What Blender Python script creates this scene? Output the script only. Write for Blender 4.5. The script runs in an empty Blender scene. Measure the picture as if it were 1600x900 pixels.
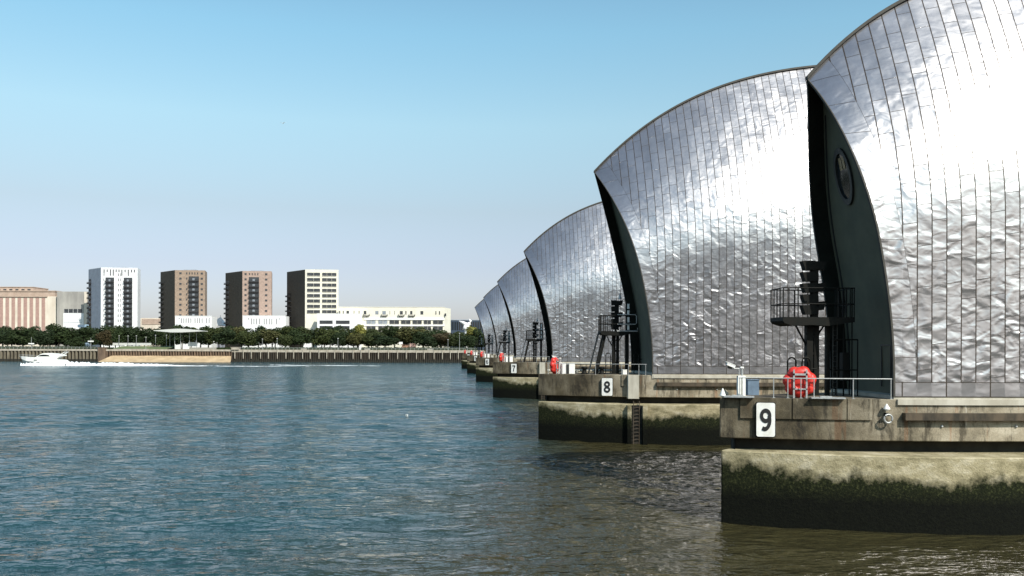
import bpy, bmesh, math, random
import numpy as np
from mathutils import Vector, Matrix

# ------------------------------------------------------------------ camera, sky, sun, exposure
F_PX, CAM_H, YH, ROLL = 1400.0, 8.6, 544.0, 0.003
scene = bpy.context.scene
COL = scene.collection

cam_d = bpy.data.cameras.new('camera')
cam = bpy.data.objects.new('camera', cam_d)
COL.objects.link(cam)
cam_d.sensor_width = 36.0
cam_d.lens = F_PX / 1600.0 * 36.0
cam_d.shift_y = (YH - 450.0) / 1600.0
cam_d.clip_start = 0.5
cam_d.clip_end = 30000
cam.matrix_world = Matrix.Translation((0, 0, CAM_H)) @ Matrix.Rotation(math.radians(90), 4, 'X') @ Matrix.Rotation(ROLL, 4, 'Z')
scene.camera = cam

SUN = Vector((0.44, -0.62, 0.65)).normalized()          # direction towards the sun
world = bpy.data.worlds.new('World')
scene.world = world
world.use_nodes = True
wn = world.node_tree
wn.nodes.clear()
wo = wn.nodes.new('ShaderNodeOutputWorld')
wb = wn.nodes.new('ShaderNodeBackground')
sky = wn.nodes.new('ShaderNodeTexSky')
sky.sky_type = 'NISHITA'
sky.sun_disc = False
sky.sun_elevation = math.asin(SUN.z)
sky.sun_rotation = math.atan2(SUN.x, SUN.y)
sky.altitude = 0
sky.air_density = 1.0
sky.dust_density = 1.2
sky.ozone_density = 1.6
wb.inputs['Strength'].default_value = 0.10
# colour grade of the sky by height above the horizon
w_tc = wn.nodes.new('ShaderNodeTexCoord')
w_sp = wn.nodes.new('ShaderNodeSeparateXYZ')
wn.links.new(w_tc.outputs['Generated'], w_sp.inputs[0])
w_rp = wn.nodes.new('ShaderNodeValToRGB')
_st = [(0.0, (0.98, 0.98, 1.24)), (0.09, (1.13, 1.01, 1.09)), (0.15, (1.31, 1.17, 1.05)), (0.24, (1.66, 1.72, 1.40)), (0.33, (1.50, 1.88, 1.60)), (0.60, (1.1, 1.45, 1.45)), (1.0, (0.9, 1.15, 1.2))]
while len(w_rp.color_ramp.elements) < len(_st):
    w_rp.color_ramp.elements.new(0.5)
for _e, (_p, _c) in zip(w_rp.color_ramp.elements, _st):
    _e.position = _p
    _e.color = (_c[0] / 2, _c[1] / 2, _c[2] / 2, 1)
wn.links.new(w_sp.outputs['Z'], w_rp.inputs['Fac'])
w_ml = wn.nodes.new('ShaderNodeVectorMath')
w_ml.operation = 'MULTIPLY'
wn.links.new(sky.outputs[0], w_ml.inputs[0])
wn.links.new(w_rp.outputs['Color'], w_ml.inputs[1])
w_m2 = wn.nodes.new('ShaderNodeVectorMath')
w_m2.operation = 'SCALE'
w_m2.inputs['Scale'].default_value = 2.0
wn.links.new(w_ml.outputs[0], w_m2.inputs[0])
wn.links.new(w_m2.outputs[0], wb.inputs['Color'])
wn.links.new(wb.outputs[0], wo.inputs['Surface'])

sun_d = bpy.data.lights.new('sun', 'SUN')
sun_d.energy = 4.6
sun_d.angle = math.radians(0.5)
sun_d.color = (1.0, 0.95, 0.87)
sun_o = bpy.data.objects.new('sun', sun_d)
COL.objects.link(sun_o)
sun_o.rotation_euler = SUN.to_track_quat('Z', 'Y').to_euler()

scene.view_settings.view_transform = 'Standard'
scene.view_settings.look = 'None'
scene.view_settings.exposure = 0.25
scene.view_settings.gamma = 1.0

rnd = random.Random(7)


def P(px, py, d):
    """the point in the place seen at photo pixel (px, py) when it stands d metres away"""
    return Vector(((px - 800) * d / F_PX, d, CAM_H - (py - YH - ROLL * (px - 800)) * d / F_PX))


# ------------------------------------------------------------------ materials
def new_mat(name):
    m = bpy.data.materials.new(name)
    m.use_nodes = True
    nt = m.node_tree
    b = nt.nodes['Principled BSDF']
    return m, nt, b


def N(nt, kind, **kw):
    n = nt.nodes.new(kind)
    for k, v in kw.items():
        setattr(n, k, v)
    return n


def math_node(nt, op, a, b=None, clamp=False):
    n = nt.nodes.new('ShaderNodeMath')
    n.operation = op
    n.use_clamp = clamp
    for i, x in enumerate((a, b)):
        if x is None:
            continue
        if isinstance(x, (int, float)):
            n.inputs[i].default_value = x
        else:
            nt.links.new(x, n.inputs[i])
    return n.outputs[0]


def noise(nt, vec, scale, detail=4, rough=0.55, dist=0.0):
    n = nt.nodes.new('ShaderNodeTexNoise')
    n.inputs['Scale'].default_value = scale
    n.inputs['Detail'].default_value = detail
    n.inputs['Roughness'].default_value = rough
    n.inputs['Distortion'].default_value = dist
    nt.links.new(vec, n.inputs['Vector'])
    return n.outputs['Fac']


def mapping(nt, vec, scale=(1, 1, 1), loc=(0, 0, 0)):
    n = nt.nodes.new('ShaderNodeMapping')
    n.inputs['Scale'].default_value = scale
    n.inputs['Location'].default_value = loc
    nt.links.new(vec, n.inputs['Vector'])
    return n.outputs[0]


def ramp(nt, fac, stops):
    n = nt.nodes.new('ShaderNodeValToRGB')
    cr = n.color_ramp
    while len(cr.elements) < len(stops):
        cr.elements.new(0.5)
    for e, (p, c) in zip(cr.elements, stops):
        e.position = p
        e.color = (c[0], c[1], c[2], 1) if not isinstance(c, (int, float)) else (c, c, c, 1)
    nt.links.new(fac, n.inputs['Fac'])
    return n.outputs['Color']


def mixc(nt, fac, a, b, blend='MIX'):
    n = nt.nodes.new('ShaderNodeMix')
    n.data_type = 'RGBA'
    n.blend_type = blend
    for sock, x in ((n.inputs[0], fac), (n.inputs[6], a), (n.inputs[7], b)):
        if isinstance(x, (int, float)):
            sock.default_value = x
        elif isinstance(x, tuple):
            sock.default_value = (x[0], x[1], x[2], 1)
        else:
            nt.links.new(x, sock)
    return n.outputs[2]


def bump(nt, b, height, strength=0.3, dist=0.05, prev=None):
    n = nt.nodes.new('ShaderNodeBump')
    n.inputs['Strength'].default_value = strength
    n.inputs['Distance'].default_value = dist
    nt.links.new(height, n.inputs['Height'])
    if prev is not None:
        nt.links.new(prev, n.inputs['Normal'])
    if b is not None:
        nt.links.new(n.outputs[0], b.inputs['Normal'])
    return n.outputs[0]


def simple(name, c, rough=0.6, metal=0.0, c2=None, scale=3.0, bmp=0.0, stretch=(1, 1, 1), spec=None):
    m, nt, b = new_mat(name)
    tc = N(nt, 'ShaderNodeTexCoord')
    v = mapping(nt, tc.outputs['Object'], stretch)
    if c2 is None:
        c2 = tuple(x * 0.72 for x in c)
    fac = noise(nt, v, scale, 5, 0.6)
    colr = ramp(nt, fac, [(0.35, c2), (0.62, c)])
    nt.links.new(colr, b.inputs['Base Color'])
    b.inputs['Roughness'].default_value = rough
    b.inputs['Metallic'].default_value = metal
    if spec is not None:
        b.inputs['Specular IOR Level'].default_value = spec
    if bmp:
        bump(nt, b, fac, bmp, 0.03)
    return m


def concrete_upper():
    m, nt, b = new_mat('weathered_concrete')
    tc = N(nt, 'ShaderNodeTexCoord').outputs['Object']
    base = ramp(nt, noise(nt, mapping(nt, tc, (0.5, 0.5, 0.7)), 1.0, 6, 0.65), [(0.32, (0.13, 0.11, 0.07)), (0.5, (0.34, 0.29, 0.205)), (0.68, (0.52, 0.46, 0.35))])
    # rain and rust streaks running down the face
    st = noise(nt, mapping(nt, tc, (0.8, 0.8, 0.16)), 1.5, 6, 0.75, 0.5)
    f = ramp(nt, st, [(0.50, 0.0), (0.61, 0.92)])
    c = mixc(nt, f, base, (0.085, 0.07, 0.045))
    st2 = noise(nt, mapping(nt, tc, (1.6, 1.6, 0.10), (7, 3, 1)), 1.7, 3, 0.6, 0.3)
    f2 = ramp(nt, st2, [(0.60, 0.0), (0.68, 0.5)])
    c = mixc(nt, f2, c, (0.30, 0.14, 0.06))
    st3 = noise(nt, mapping(nt, tc, (2.2, 2.2, 0.25), (17, 3, 1)), 1.7, 3, 0.6, 0.2)
    f3 = ramp(nt, st3, [(0.66, 0.0), (0.72, 0.7)])
    c = mixc(nt, f3, c, (0.62, 0.57, 0.47))
    # grime on the pier nose, plus shade of its turned-away face painted in
    sx = N(nt, 'ShaderNodeSeparateXYZ')
    nt.links.new(tc, sx.inputs[0])
    nose = math_node(nt, 'MULTIPLY', math_node(nt, 'SUBTRACT', 11.0, sx.outputs['X']), 0.14, True)
    nn = noise(nt, mapping(nt, tc, (0.7, 0.7, 0.4)), 1.2, 5, 0.65)
    nf = math_node(nt, 'MULTIPLY', nose, math_node(nt, 'ADD', nn, 0.38), True)
    c = mixc(nt, nf, c, mixc(nt, 1.0, c, (0.22, 0.20, 0.15), 'MULTIPLY'))
    fine = noise(nt, tc, 14, 4, 0.7)
    c = mixc(nt, 0.35, c, ramp(nt, fine, [(0.3, (0.3, 0.3, 0.3)), (0.7, (1, 1, 1))]), 'MULTIPLY')
    nt.links.new(c, b.inputs['Base Color'])
    b.inputs['Roughness'].default_value = 0.88
    bump(nt, b, math_node(nt, 'ADD', fine, nn), 0.5, 0.05)
    return m


def concrete_lower():
    m, nt, b = new_mat('tidal_concrete')
    tc = N(nt, 'ShaderNodeTexCoord').outputs['Object']
    sx = N(nt, 'ShaderNodeSeparateXYZ')
    nt.links.new(tc, sx.inputs[0])
    z = sx.outputs['Z']
    big = noise(nt, mapping(nt, tc, (0.28, 0.28, 0.2)), 1.0, 6, 0.7, 0.5)
    med = noise(nt, mapping(nt, tc, (1, 1, 1.2)), 2.2, 6, 0.72)
    fine = noise(nt, tc, 9, 5, 0.75)
    base = ramp(nt, noise(nt, mapping(nt, tc, (0.7, 0.7, 1.1), (3, 0, 0)), 1.2, 6, 0.7), [(0.3, (0.13, 0.115, 0.06)), (0.52, (0.36, 0.31, 0.19)), (0.72, (0.56, 0.50, 0.36))])
    # weed line: z plus wobble
    zz = math_node(nt, 'ADD', z, math_node(nt, 'MULTIPLY', math_node(nt, 'SUBTRACT', big, 0.5), 2.6))
    zz = math_node(nt, 'ADD', zz, math_node(nt, 'MULTIPLY', math_node(nt, 'SUBTRACT', med, 0.5), 0.9))
    nose_ = math_node(nt, 'MULTIPLY', math_node(nt, 'SUBTRACT', 8.0, sx.outputs['X']), 0.06, True)
    zz = math_node(nt, 'SUBTRACT', zz, nose_)
    toweed = ramp(nt, math_node(nt, 'MULTIPLY', zz, 0.25), [(0.58, 1.0), (0.71, 0.0)])
    weed = ramp(nt, fine, [(0.36, (0.006, 0.008, 0.003)), (0.54, (0.014, 0.017, 0.006)), (0.72, (0.075, 0.08, 0.03))])
    c = mixc(nt, toweed, base, weed)
    zw = math_node(nt, 'ADD', z, math_node(nt, 'MULTIPLY', math_node(nt, 'SUBTRACT', med, 0.5), 0.7))
    towet = ramp(nt, math_node(nt, 'MULTIPLY', zw, 0.25), [(0.33, 1.0), (0.52, 0.0)])
    c = mixc(nt, towet, c, ramp(nt, fine, [(0.4, (0.002, 0.0025, 0.0015)), (0.7, (0.007, 0.008, 0.004))]))
    nt.links.new(c, b.inputs['Base Color'])
    b.inputs['Roughness'].default_value = 0.9
    b.inputs['Specular IOR Level'].default_value = 0.15
    bump(nt, b, math_node(nt, 'ADD', fine, med), 0.7, 0.08)
    return m


def steel_shell():
    m, nt, b = new_mat('stainless_cladding')
    uv = N(nt, 'ShaderNodeUVMap', uv_map='panel').outputs[0]       # x = along the pier, y = up the skin (metres)
    uv2 = N(nt, 'ShaderNodeUVMap', uv_map='edge').outputs[0]       # x = distance to the cut edge, y = height
    sp = N(nt, 'ShaderNodeSeparateXYZ')
    nt.links.new(uv, sp.inputs[0])
    sp2 = N(nt, 'ShaderNodeSeparateXYZ')
    nt.links.new(uv2, sp2.inputs[0])
    cb = N(nt, 'ShaderNodeCombineXYZ')
    nt.links.new(math_node(nt, 'ADD', sp.outputs['Y'], math_node(nt, 'MULTIPLY', sp.outputs['X'], -0.14)), cb.inputs['X'])
    nt.links.new(sp.outputs['X'], cb.inputs['Y'])

    def brick(vec, bw, rh, mortar, off):
        n = nt.nodes.new('ShaderNodeTexBrick')
        n.offset = off
        n.offset_frequency = 2
        n.squash = 1
        n.inputs['Scale'].default_value = 1.0
        n.inputs['Brick Width'].default_value = bw
        n.inputs['Row Height'].default_value = rh
        n.inputs['Mortar Size'].default_value = mortar
        n.inputs['Mortar Smooth'].default_value = 0.0
        n.inputs['Bias'].default_value = 0.0
        n.inputs['Color1'].default_value = (0, 0, 0, 1)
        n.inputs['Color2'].default_value = (1, 1, 1, 1)
        n.inputs['Mortar'].default_value = (0.5, 0.5, 0.5, 1)
        nt.links.new(vec, n.inputs['Vector'])
        return n
    br = brick(cb.outputs[0], 2.0, 0.70, 0.014, 0.42)
    fr = math_node(nt, 'FRACT', math_node(nt, 'DIVIDE', sp.outputs['X'], 0.70))
    vseam = math_node(nt, 'LESS_THAN', math_node(nt, 'MINIMUM', fr, math_node(nt, 'SUBTRACT', 1.0, fr)), 0.040)
    # the band of plates that follows the cut edge
    cb2 = N(nt, 'ShaderNodeCombineXYZ')
    nt.links.new(sp2.outputs['Y'], cb2.inputs['X'])
    nt.links.new(sp2.outputs['X'], cb2.inputs['Y'])
    br2 = brick(cb2.outputs[0], 1.9, 1.05, 0.012, 0.0)
    inband = math_node(nt, 'LESS_THAN', sp2.outputs['X'], 1.05)
    # wide plates of the skirting
    cb3 = N(nt, 'ShaderNodeCombineXYZ')
    nt.links.new(sp.outputs['X'], cb3.inputs['X'])
    nt.links.new(sp.outputs['Y'], cb3.inputs['Y'])
    br3 = brick(cb3.outputs[0], 2.1, 0.72, 0.03, 0.0)
    inskirt = math_node(nt, 'LESS_THAN', sp.outputs['Y'], 0.72)
    seam = math_node(nt, 'MAXIMUM', math_node(nt, 'MULTIPLY', br.outputs['Fac'], 0.9), vseam)
    seam = mixc(nt, inband, seam, br2.outputs['Fac'])
    seam = mixc(nt, inskirt, seam, br3.outputs['Fac'])
    plate = mixc(nt, inband, br.outputs['Color'], br2.outputs['Color'])
    # dents: pillowed plates, horizontal creases, heavier low down where waves and boats reach
    low = ramp(nt, math_node(nt, 'MULTIPLY', sp.outputs['Y'], 1 / 30.0), [(0.0, 1.0), (0.28, 0.75), (0.42, 0.42), (0.6, 0.26), (1.0, 0.22)])
    off = mixc(nt, 1.0, uv, plate, 'ADD')
    offv = N(nt, 'ShaderNodeVectorMath', operation='MULTIPLY_ADD')
    nt.links.new(plate, offv.inputs[0])
    offv.inputs[1].default_value = (7, 11, 5)
    nt.links.new(uv, offv.inputs[2])
    d1 = noise(nt, mapping(nt, offv.outputs[0], (0.75, 1.05, 1)), 1.0, 1.3, 0.5, 0.9)
    d2 = noise(nt, mapping(nt, offv.outputs[0], (1.9, 2.8, 1), (4, 9, 0)), 1.0, 1, 0.5, 0.5)
    big = noise(nt, mapping(nt, uv, (0.35, 0.5, 1)), 1.0, 2, 0.5)
    bigm = ramp(nt, noise(nt, mapping(nt, uv, (0.12, 0.16, 1), (3, 3, 0)), 1.0, 3, 0.6), [(0.3, 0.35), (0.7, 1.0)])
    h = math_node(nt, 'ADD', math_node(nt, 'MULTIPLY', math_node(nt, 'POWER', d1, 1.5), 0.19), math_node(nt, 'MULTIPLY', d2, 0.05))
    h = math_node(nt, 'MULTIPLY', h, math_node(nt, 'MULTIPLY', low, bigm))
    h = math_node(nt, 'MULTIPLY', h, math_node(nt, 'SUBTRACT', 1.0, math_node(nt, 'MULTIPLY', inskirt, 0.8)))
    h = math_node(nt, 'ADD', h, math_node(nt, 'MULTIPLY', big, 0.05))
    h = math_node(nt, 'ADD', h, math_node(nt, 'MULTIPLY', seam, 0.012))
    wnz = N(nt, 'ShaderNodeTexWhiteNoise', noise_dimensions='3D')
    nt.links.new(plate, wnz.inputs['Vector'])
    geo = N(nt, 'ShaderNodeNewGeometry')
    pv = N(nt, 'ShaderNodeVectorMath', operation='SUBTRACT')
    nt.links.new(wnz.outputs['Color'], pv.inputs[0])
    pv.inputs[1].default_value = (0.5, 0.5, 0.5)
    pv2 = N(nt, 'ShaderNodeVectorMath', operation='MULTIPLY_ADD')
    nt.links.new(pv.outputs[0], pv2.inputs[0])
    pv2.inputs[1].default_value = (0.045, 0.02, 0.06)
    nt.links.new(geo.outputs['Normal'], pv2.inputs[2])
    pv3 = N(nt, 'ShaderNodeVectorMath', operation='NORMALIZE')
    nt.links.new(pv2.outputs[0], pv3.inputs[0])
    bump(nt, b, h, 1.0, 1.0, prev=pv3.outputs[0])
    tone = ramp(nt, noise(nt, mapping(nt, uv, (0.6, 0.25, 1)), 1.0, 5, 0.65), [(0.3, (0.38, 0.37, 0.375)), (0.7, (0.50, 0.487, 0.495))])
    tone = mixc(nt, 0.22, tone, mixc(nt, plate, (0.55, 0.55, 0.58), (1, 1, 1)), 'MULTIPLY')
    c = mixc(nt, seam, tone, (0.055, 0.042, 0.032))
    nt.links.new(c, b.inputs['Base Color'])
    nt.links.new(math_node(nt, 'MULTIPLY', math_node(nt, 'SUBTRACT', 1.0, math_node(nt, 'MULTIPLY', seam, 0.75)), 0.84), b.inputs['Metallic'])
    rr = math_node(nt, 'ADD', 0.23, math_node(nt, 'MULTIPLY', noise(nt, uv, 0.8, 3, 0.6), 0.16))
    nt.links.new(rr, b.inputs['Roughness'])
    return m


def water_mat():
    m, nt, b = new_mat('river_water')
    tc = N(nt, 'ShaderNodeTexCoord').outputs['Object']
    big = noise(nt, mapping(nt, tc, (0.012, 0.03, 1)), 1.0, 3, 0.5)
    c = ramp(nt, big, [(0.35, (0.013, 0.043, 0.050)), (0.65, (0.020, 0.055, 0.061))])
    nt.links.new(c, b.inputs['Base Color'])
    # silty brown; also paints in the piers' dark reflection on near water
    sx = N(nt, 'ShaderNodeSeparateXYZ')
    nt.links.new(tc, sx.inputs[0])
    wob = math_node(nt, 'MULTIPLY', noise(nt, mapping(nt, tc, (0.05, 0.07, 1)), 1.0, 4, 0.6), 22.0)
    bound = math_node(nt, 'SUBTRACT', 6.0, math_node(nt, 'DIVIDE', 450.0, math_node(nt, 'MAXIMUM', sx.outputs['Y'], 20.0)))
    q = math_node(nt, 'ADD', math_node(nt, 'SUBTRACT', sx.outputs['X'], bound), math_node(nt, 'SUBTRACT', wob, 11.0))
    silt_shade = ramp(nt, math_node(nt, 'ADD', math_node(nt, 'MULTIPLY', q, 0.05), 0.5), [(0.15, 0.0), (0.75, 1.0)])
    c = mixc(nt, silt_shade, c, (0.036, 0.032, 0.014))
    nt.links.new(c, b.inputs['Base Color'])
    b.inputs['IOR'].default_value = 1.33
    b.inputs['Roughness'].default_value = 0.05
    b.inputs['Specular IOR Level'].default_value = 0.42
    n1 = noise(nt, mapping(nt, tc, (0.80, 1.35, 1)), 1.0, 2, 0.55, 0.2)
    n2 = noise(nt, mapping(nt, tc, (0.32, 0.62, 1), (5, 5, 0)), 1.0, 4, 0.6, 0.3)
    n3 = noise(nt, mapping(nt, tc, (3.4, 5.5, 1), (5, 5, 0)), 1.0, 2, 0.6, 0.3)
    gust = ramp(nt, noise(nt, mapping(nt, tc, (0.02, 0.06, 1), (2, 1, 0)), 1.0, 3, 0.6), [(0.35, 0.55), (0.65, 1.15)])
    h = math_node(nt, 'ADD', math_node(nt, 'MULTIPLY', math_node(nt, 'POWER', n1, 2.0), 0.48), math_node(nt, 'MULTIPLY', math_node(nt, 'POWER', n2, 1.6), 0.42))
    h = math_node(nt, 'ADD', h, math_node(nt, 'MULTIPLY', n3, 0.07))
    h = math_node(nt, 'MULTIPLY', h, gust)
    # open water out in the stream is rougher than the lee of the bank
    fy = math_node(nt, 'DIVIDE', math_node(nt, 'SUBTRACT', sx.outputs['Y'], 45.0), 300.0, True)
    nt.links.new(ramp(nt, fy, [(0.0, 0.05), (0.3, 0.10), (1.0, 0.18)]), b.inputs['Roughness'])
    h = math_node(nt, 'MULTIPLY', h, ramp(nt, fy, [(0.0, 1.0), (0.3, 1.15), (1.0, 1.0)]))
    bump(nt, b, h, 1.0, 1.0)
    return m


def leaf_mat(name, c1, c2):
    m, nt, b = new_mat(name)
    tc = N(nt, 'ShaderNodeTexCoord').outputs['Object']
    oi = N(nt, 'ShaderNodeObjectInfo').outputs['Random']
    f = noise(nt, tc, 0.9, 4, 0.7)
    c = ramp(nt, f, [(0.35, c1), (0.65, c2)])
    c = mixc(nt, oi, c, mixc(nt, 1.0, c, (1.25, 1.2, 0.95), 'MULTIPLY'))
    nt.links.new(c, b.inputs['Base Color'])
    b.inputs['Roughness'].default_value = 0.7
    b.inputs['Specular IOR Level'].default_value = 0.2
    return m


M = {}
M['concrete'] = concrete_upper()
M['tidal'] = concrete_lower()
M['steel'] = steel_shell()
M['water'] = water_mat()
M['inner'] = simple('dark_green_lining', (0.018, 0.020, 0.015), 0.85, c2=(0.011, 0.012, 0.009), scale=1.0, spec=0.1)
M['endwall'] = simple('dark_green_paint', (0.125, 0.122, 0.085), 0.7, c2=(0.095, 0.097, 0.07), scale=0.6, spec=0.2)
M['frame'] = simple('black_frame', (0.02, 0.022, 0.02), 0.5)
M['glass'] = simple('dark_glass', (0.02, 0.025, 0.028), 0.08, c2=(0.015, 0.018, 0.02))
M['brassglass'] = simple('amber_glass', (0.20, 0.15, 0.06), 0.2)
M['ridge'] = simple('ridge_metal', (0.055, 0.05, 0.04), 0.8, 0.0, scale=2)
M['black'] = simple('black_paint', (0.005, 0.006, 0.005), 0.6, c2=(0.009, 0.008, 0.006), scale=4, spec=0.15)
M['galv'] = simple('galvanised_steel', (0.42, 0.43, 0.42), 0.5, 0.3, scale=8)
M['white'] = simple('white_paint', (0.80, 0.80, 0.76), 0.5, c2=(0.68, 0.67, 0.62), scale=4)
M['board'] = simple('white_board', (0.82, 0.82, 0.79), 0.5, c2=(0.66, 0.64, 0.57), scale=1.6)
M['ink'] = simple('black_numeral', (0.012, 0.012, 0.012), 0.6)
M['red'] = simple('red_rubber', (0.62, 0.035, 0.022), 0.45, c2=(0.48, 0.025, 0.018), scale=3, bmp=0.2)
M['pale'] = simple('pale_concrete', (0.50, 0.47, 0.39), 0.85, c2=(0.36, 0.33, 0.26), scale=1.5, stretch=(1, 1, 0.3), bmp=0.2)
M['timber'] = simple('dark_wet_timber', (0.085, 0.062, 0.038), 0.8, c2=(0.025, 0.02, 0.012), scale=2, stretch=(1, 1, 0.3), bmp=0.4)
M['neck'] = simple('recess_shade_tide_concrete', (0.03, 0.028, 0.02), 0.9, c2=(0.012, 0.011, 0.008), scale=1)  # near-black paints the recess shade; also ladder slot and wet tide band
M['greybox'] = simple('blue_grey_paint', (0.13, 0.19, 0.26), 0.5)

# ------------------------------------------------------------------ mesh helpers
class MB:
    def __init__(self):
        self.v, self.f, self.m = [], [], []

    def add(self, verts, faces, mi=0):
        o = len(self.v)
        self.v += [tuple(p) for p in verts]
        for fc in faces:
            self.f.append(tuple(i + o for i in fc))
            self.m.append(mi)
        return self

    def box(self, x0, x1, y0, y1, z0, z1, mi=0):
        vs = [(x, y, z) for z in (z0, z1) for y in (y0, y1) for x in (x0, x1)]
        return self.add(vs, [(0, 2, 3, 1), (4, 5, 7, 6), (0, 1, 5, 4), (2, 6, 7, 3), (0, 4, 6, 2), (1, 3, 7, 5)], mi)

    def fbox(self, o, a, b, c, mi=0):
        """box spanned by vectors a, b, c from corner o"""
        o, a, b, c = map(Vector, (o, a, b, c))
        vs = [o, o + a, o + b, o + a + b, o + c, o + a + c, o + b + c, o + a + b + c]
        return self.add(vs, [(0, 2, 3, 1), (4, 5, 7, 6), (0, 1, 5, 4), (2, 6, 7, 3), (0, 4, 6, 2), (1, 3, 7, 5)], mi)

    def tube(self, pts, r, n=6, mi=0, cap=True):
        pts = [Vector(p) for p in pts]
        rs = r if isinstance(r, (list, tuple)) else [r] * len(pts)
        rings = []
        for i, p in enumerate(pts):
            t = (pts[min(i + 1, len(pts) - 1)] - pts[max(i - 1, 0)]).normalized()
            up = Vector((0, 0, 1)) if abs(t.z) < 0.9 else Vector((1, 0, 0))
            s = t.cross(up).normalized()
            w = s.cross(t)
            rings.append([p + (s * math.cos(2 * math.pi * k / n) + w * math.sin(2 * math.pi * k / n)) * rs[i] for k in range(n)])
        vs = [q for ring in rings for q in ring]
        fs = []
        for i in range(len(pts) - 1):
            for k in range(n):
                k2 = (k + 1) % n
                fs.append((i * n + k, i * n + k2, (i + 1) * n + k2, (i + 1) * n + k))
        if cap:
            fs.append(tuple(range(n))[::-1])
            fs.append(tuple((len(pts) - 1) * n + k for k in range(n)))
        return self.add(vs, fs, mi)

    def prism(self, poly, z0, z1, mi=0):
        n = len(poly)
        vs = [(x, y, z0) for x, y in poly] + [(x, y, z1) for x, y in poly]
        fs = [(i, (i + 1) % n, n + (i + 1) % n, n + i) for i in range(n)]
        fs += [tuple(range(n))[::-1], tuple(range(n, 2 * n))]
        return self.add(vs, fs, mi)

    def prism_y(self, poly, y0, y1, mi=0):
        """polygon in x-z extruded along y"""
        n = len(poly)
        vs = [(x, y0, z) for x, z in poly] + [(x, y1, z) for x, z in poly]
        fs = [(i, (i + 1) % n, n + (i + 1) % n, n + i) for i in range(n)]
        fs += [tuple(range(n))[::-1], tuple(range(n, 2 * n))]
        return self.add(vs, fs, mi)

    def lathe(self, prof, c=(0, 0, 0), n=16, mi=0):
        vs = []
        for r, z in prof:
            for k in range(n):
                a = 2 * math.pi * k / n
                vs.append((c[0] + r * math.cos(a), c[1] + r * math.sin(a), c[2] + z))
        fs = []
        for i in range(len(prof) - 1):
            for k in range(n):
                k2 = (k + 1) % n
                fs.append((i * n + k, i * n + k2, (i + 1) * n + k2, (i + 1) * n + k))
        fs.append(tuple(range(n))[::-1])
        fs.append(tuple((len(prof) - 1) * n + k for k in range(n)))
        return self.add(vs, fs, mi)

    def ball(self, c, r, sc=(1, 1, 1), n=10, mi=0):
        prof = [(r * math.sin(math.pi * i / n), -r * math.cos(math.pi * i / n)) for i in range(n + 1)]
        s = MB()
        s.lathe([(max(a, 1e-4), b_) for a, b_ in prof], n=n + 4)
        return self.add([(c[0] + x * sc[0], c[1] + y * sc[1], c[2] + z * sc[2]) for x, y, z in s.v], s.f, mi)

    def mesh(self, name, mats, smooth=False, bevel=0):
        me = bpy.data.meshes.new(name)
        me.from_pydata(self.v, [], self.f)
        if not isinstance(mats, (list, tuple)):
            mats = [mats]
        for mt in mats:
            me.materials.append(mt)
        me.polygons.foreach_set('material_index', self.m)
        bm = bmesh.new()
        bm.from_mesh(me)
        bmesh.ops.recalc_face_normals(bm, faces=bm.faces)
        if bevel:
            bmesh.ops.bevel(bm, geom=[e for e in bm.edges if e.calc_face_angle(0) > 0.5], offset=bevel, segments=1, affect='EDGES')
        bm.to_mesh(me)
        bm.free()
        if smooth:
            me.polygons.foreach_set('use_smooth', [True] * len(me.polygons))
        return me

    def build(self, name, mats, parent=None, smooth=False, bevel=0):
        return link(name, self.mesh(name, mats, smooth, bevel), parent)


def link(name, data, parent=None, loc=(0, 0, 0)):
    o = bpy.data.objects.new(name, data)
    COL.objects.link(o)
    if parent is not None:
        o.parent = parent
    o.location = loc
    return o


def tag(o, label=None, cat=None, group=None, kind=None):
    if label:
        o['label'] = label
    if cat:
        o['category'] = cat
    if group:
        o['group'] = group
    if kind:
        o['kind'] = kind
    return o


def empty(name, loc, rz=0.0):
    o = bpy.data.objects.new(name, None)
    o.empty_display_size = 0.5
    COL.objects.link(o)
    o.location = loc
    o.rotation_euler = (0, 0, rz)
    return o


def copy_tree(o, parent=None):
    kids = [c for c in bpy.data.objects if c.parent == o]
    c = o.copy()
    COL.objects.link(c)
    c.parent = parent
    for k in kids:
        copy_tree(k, c)
    return c


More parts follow.
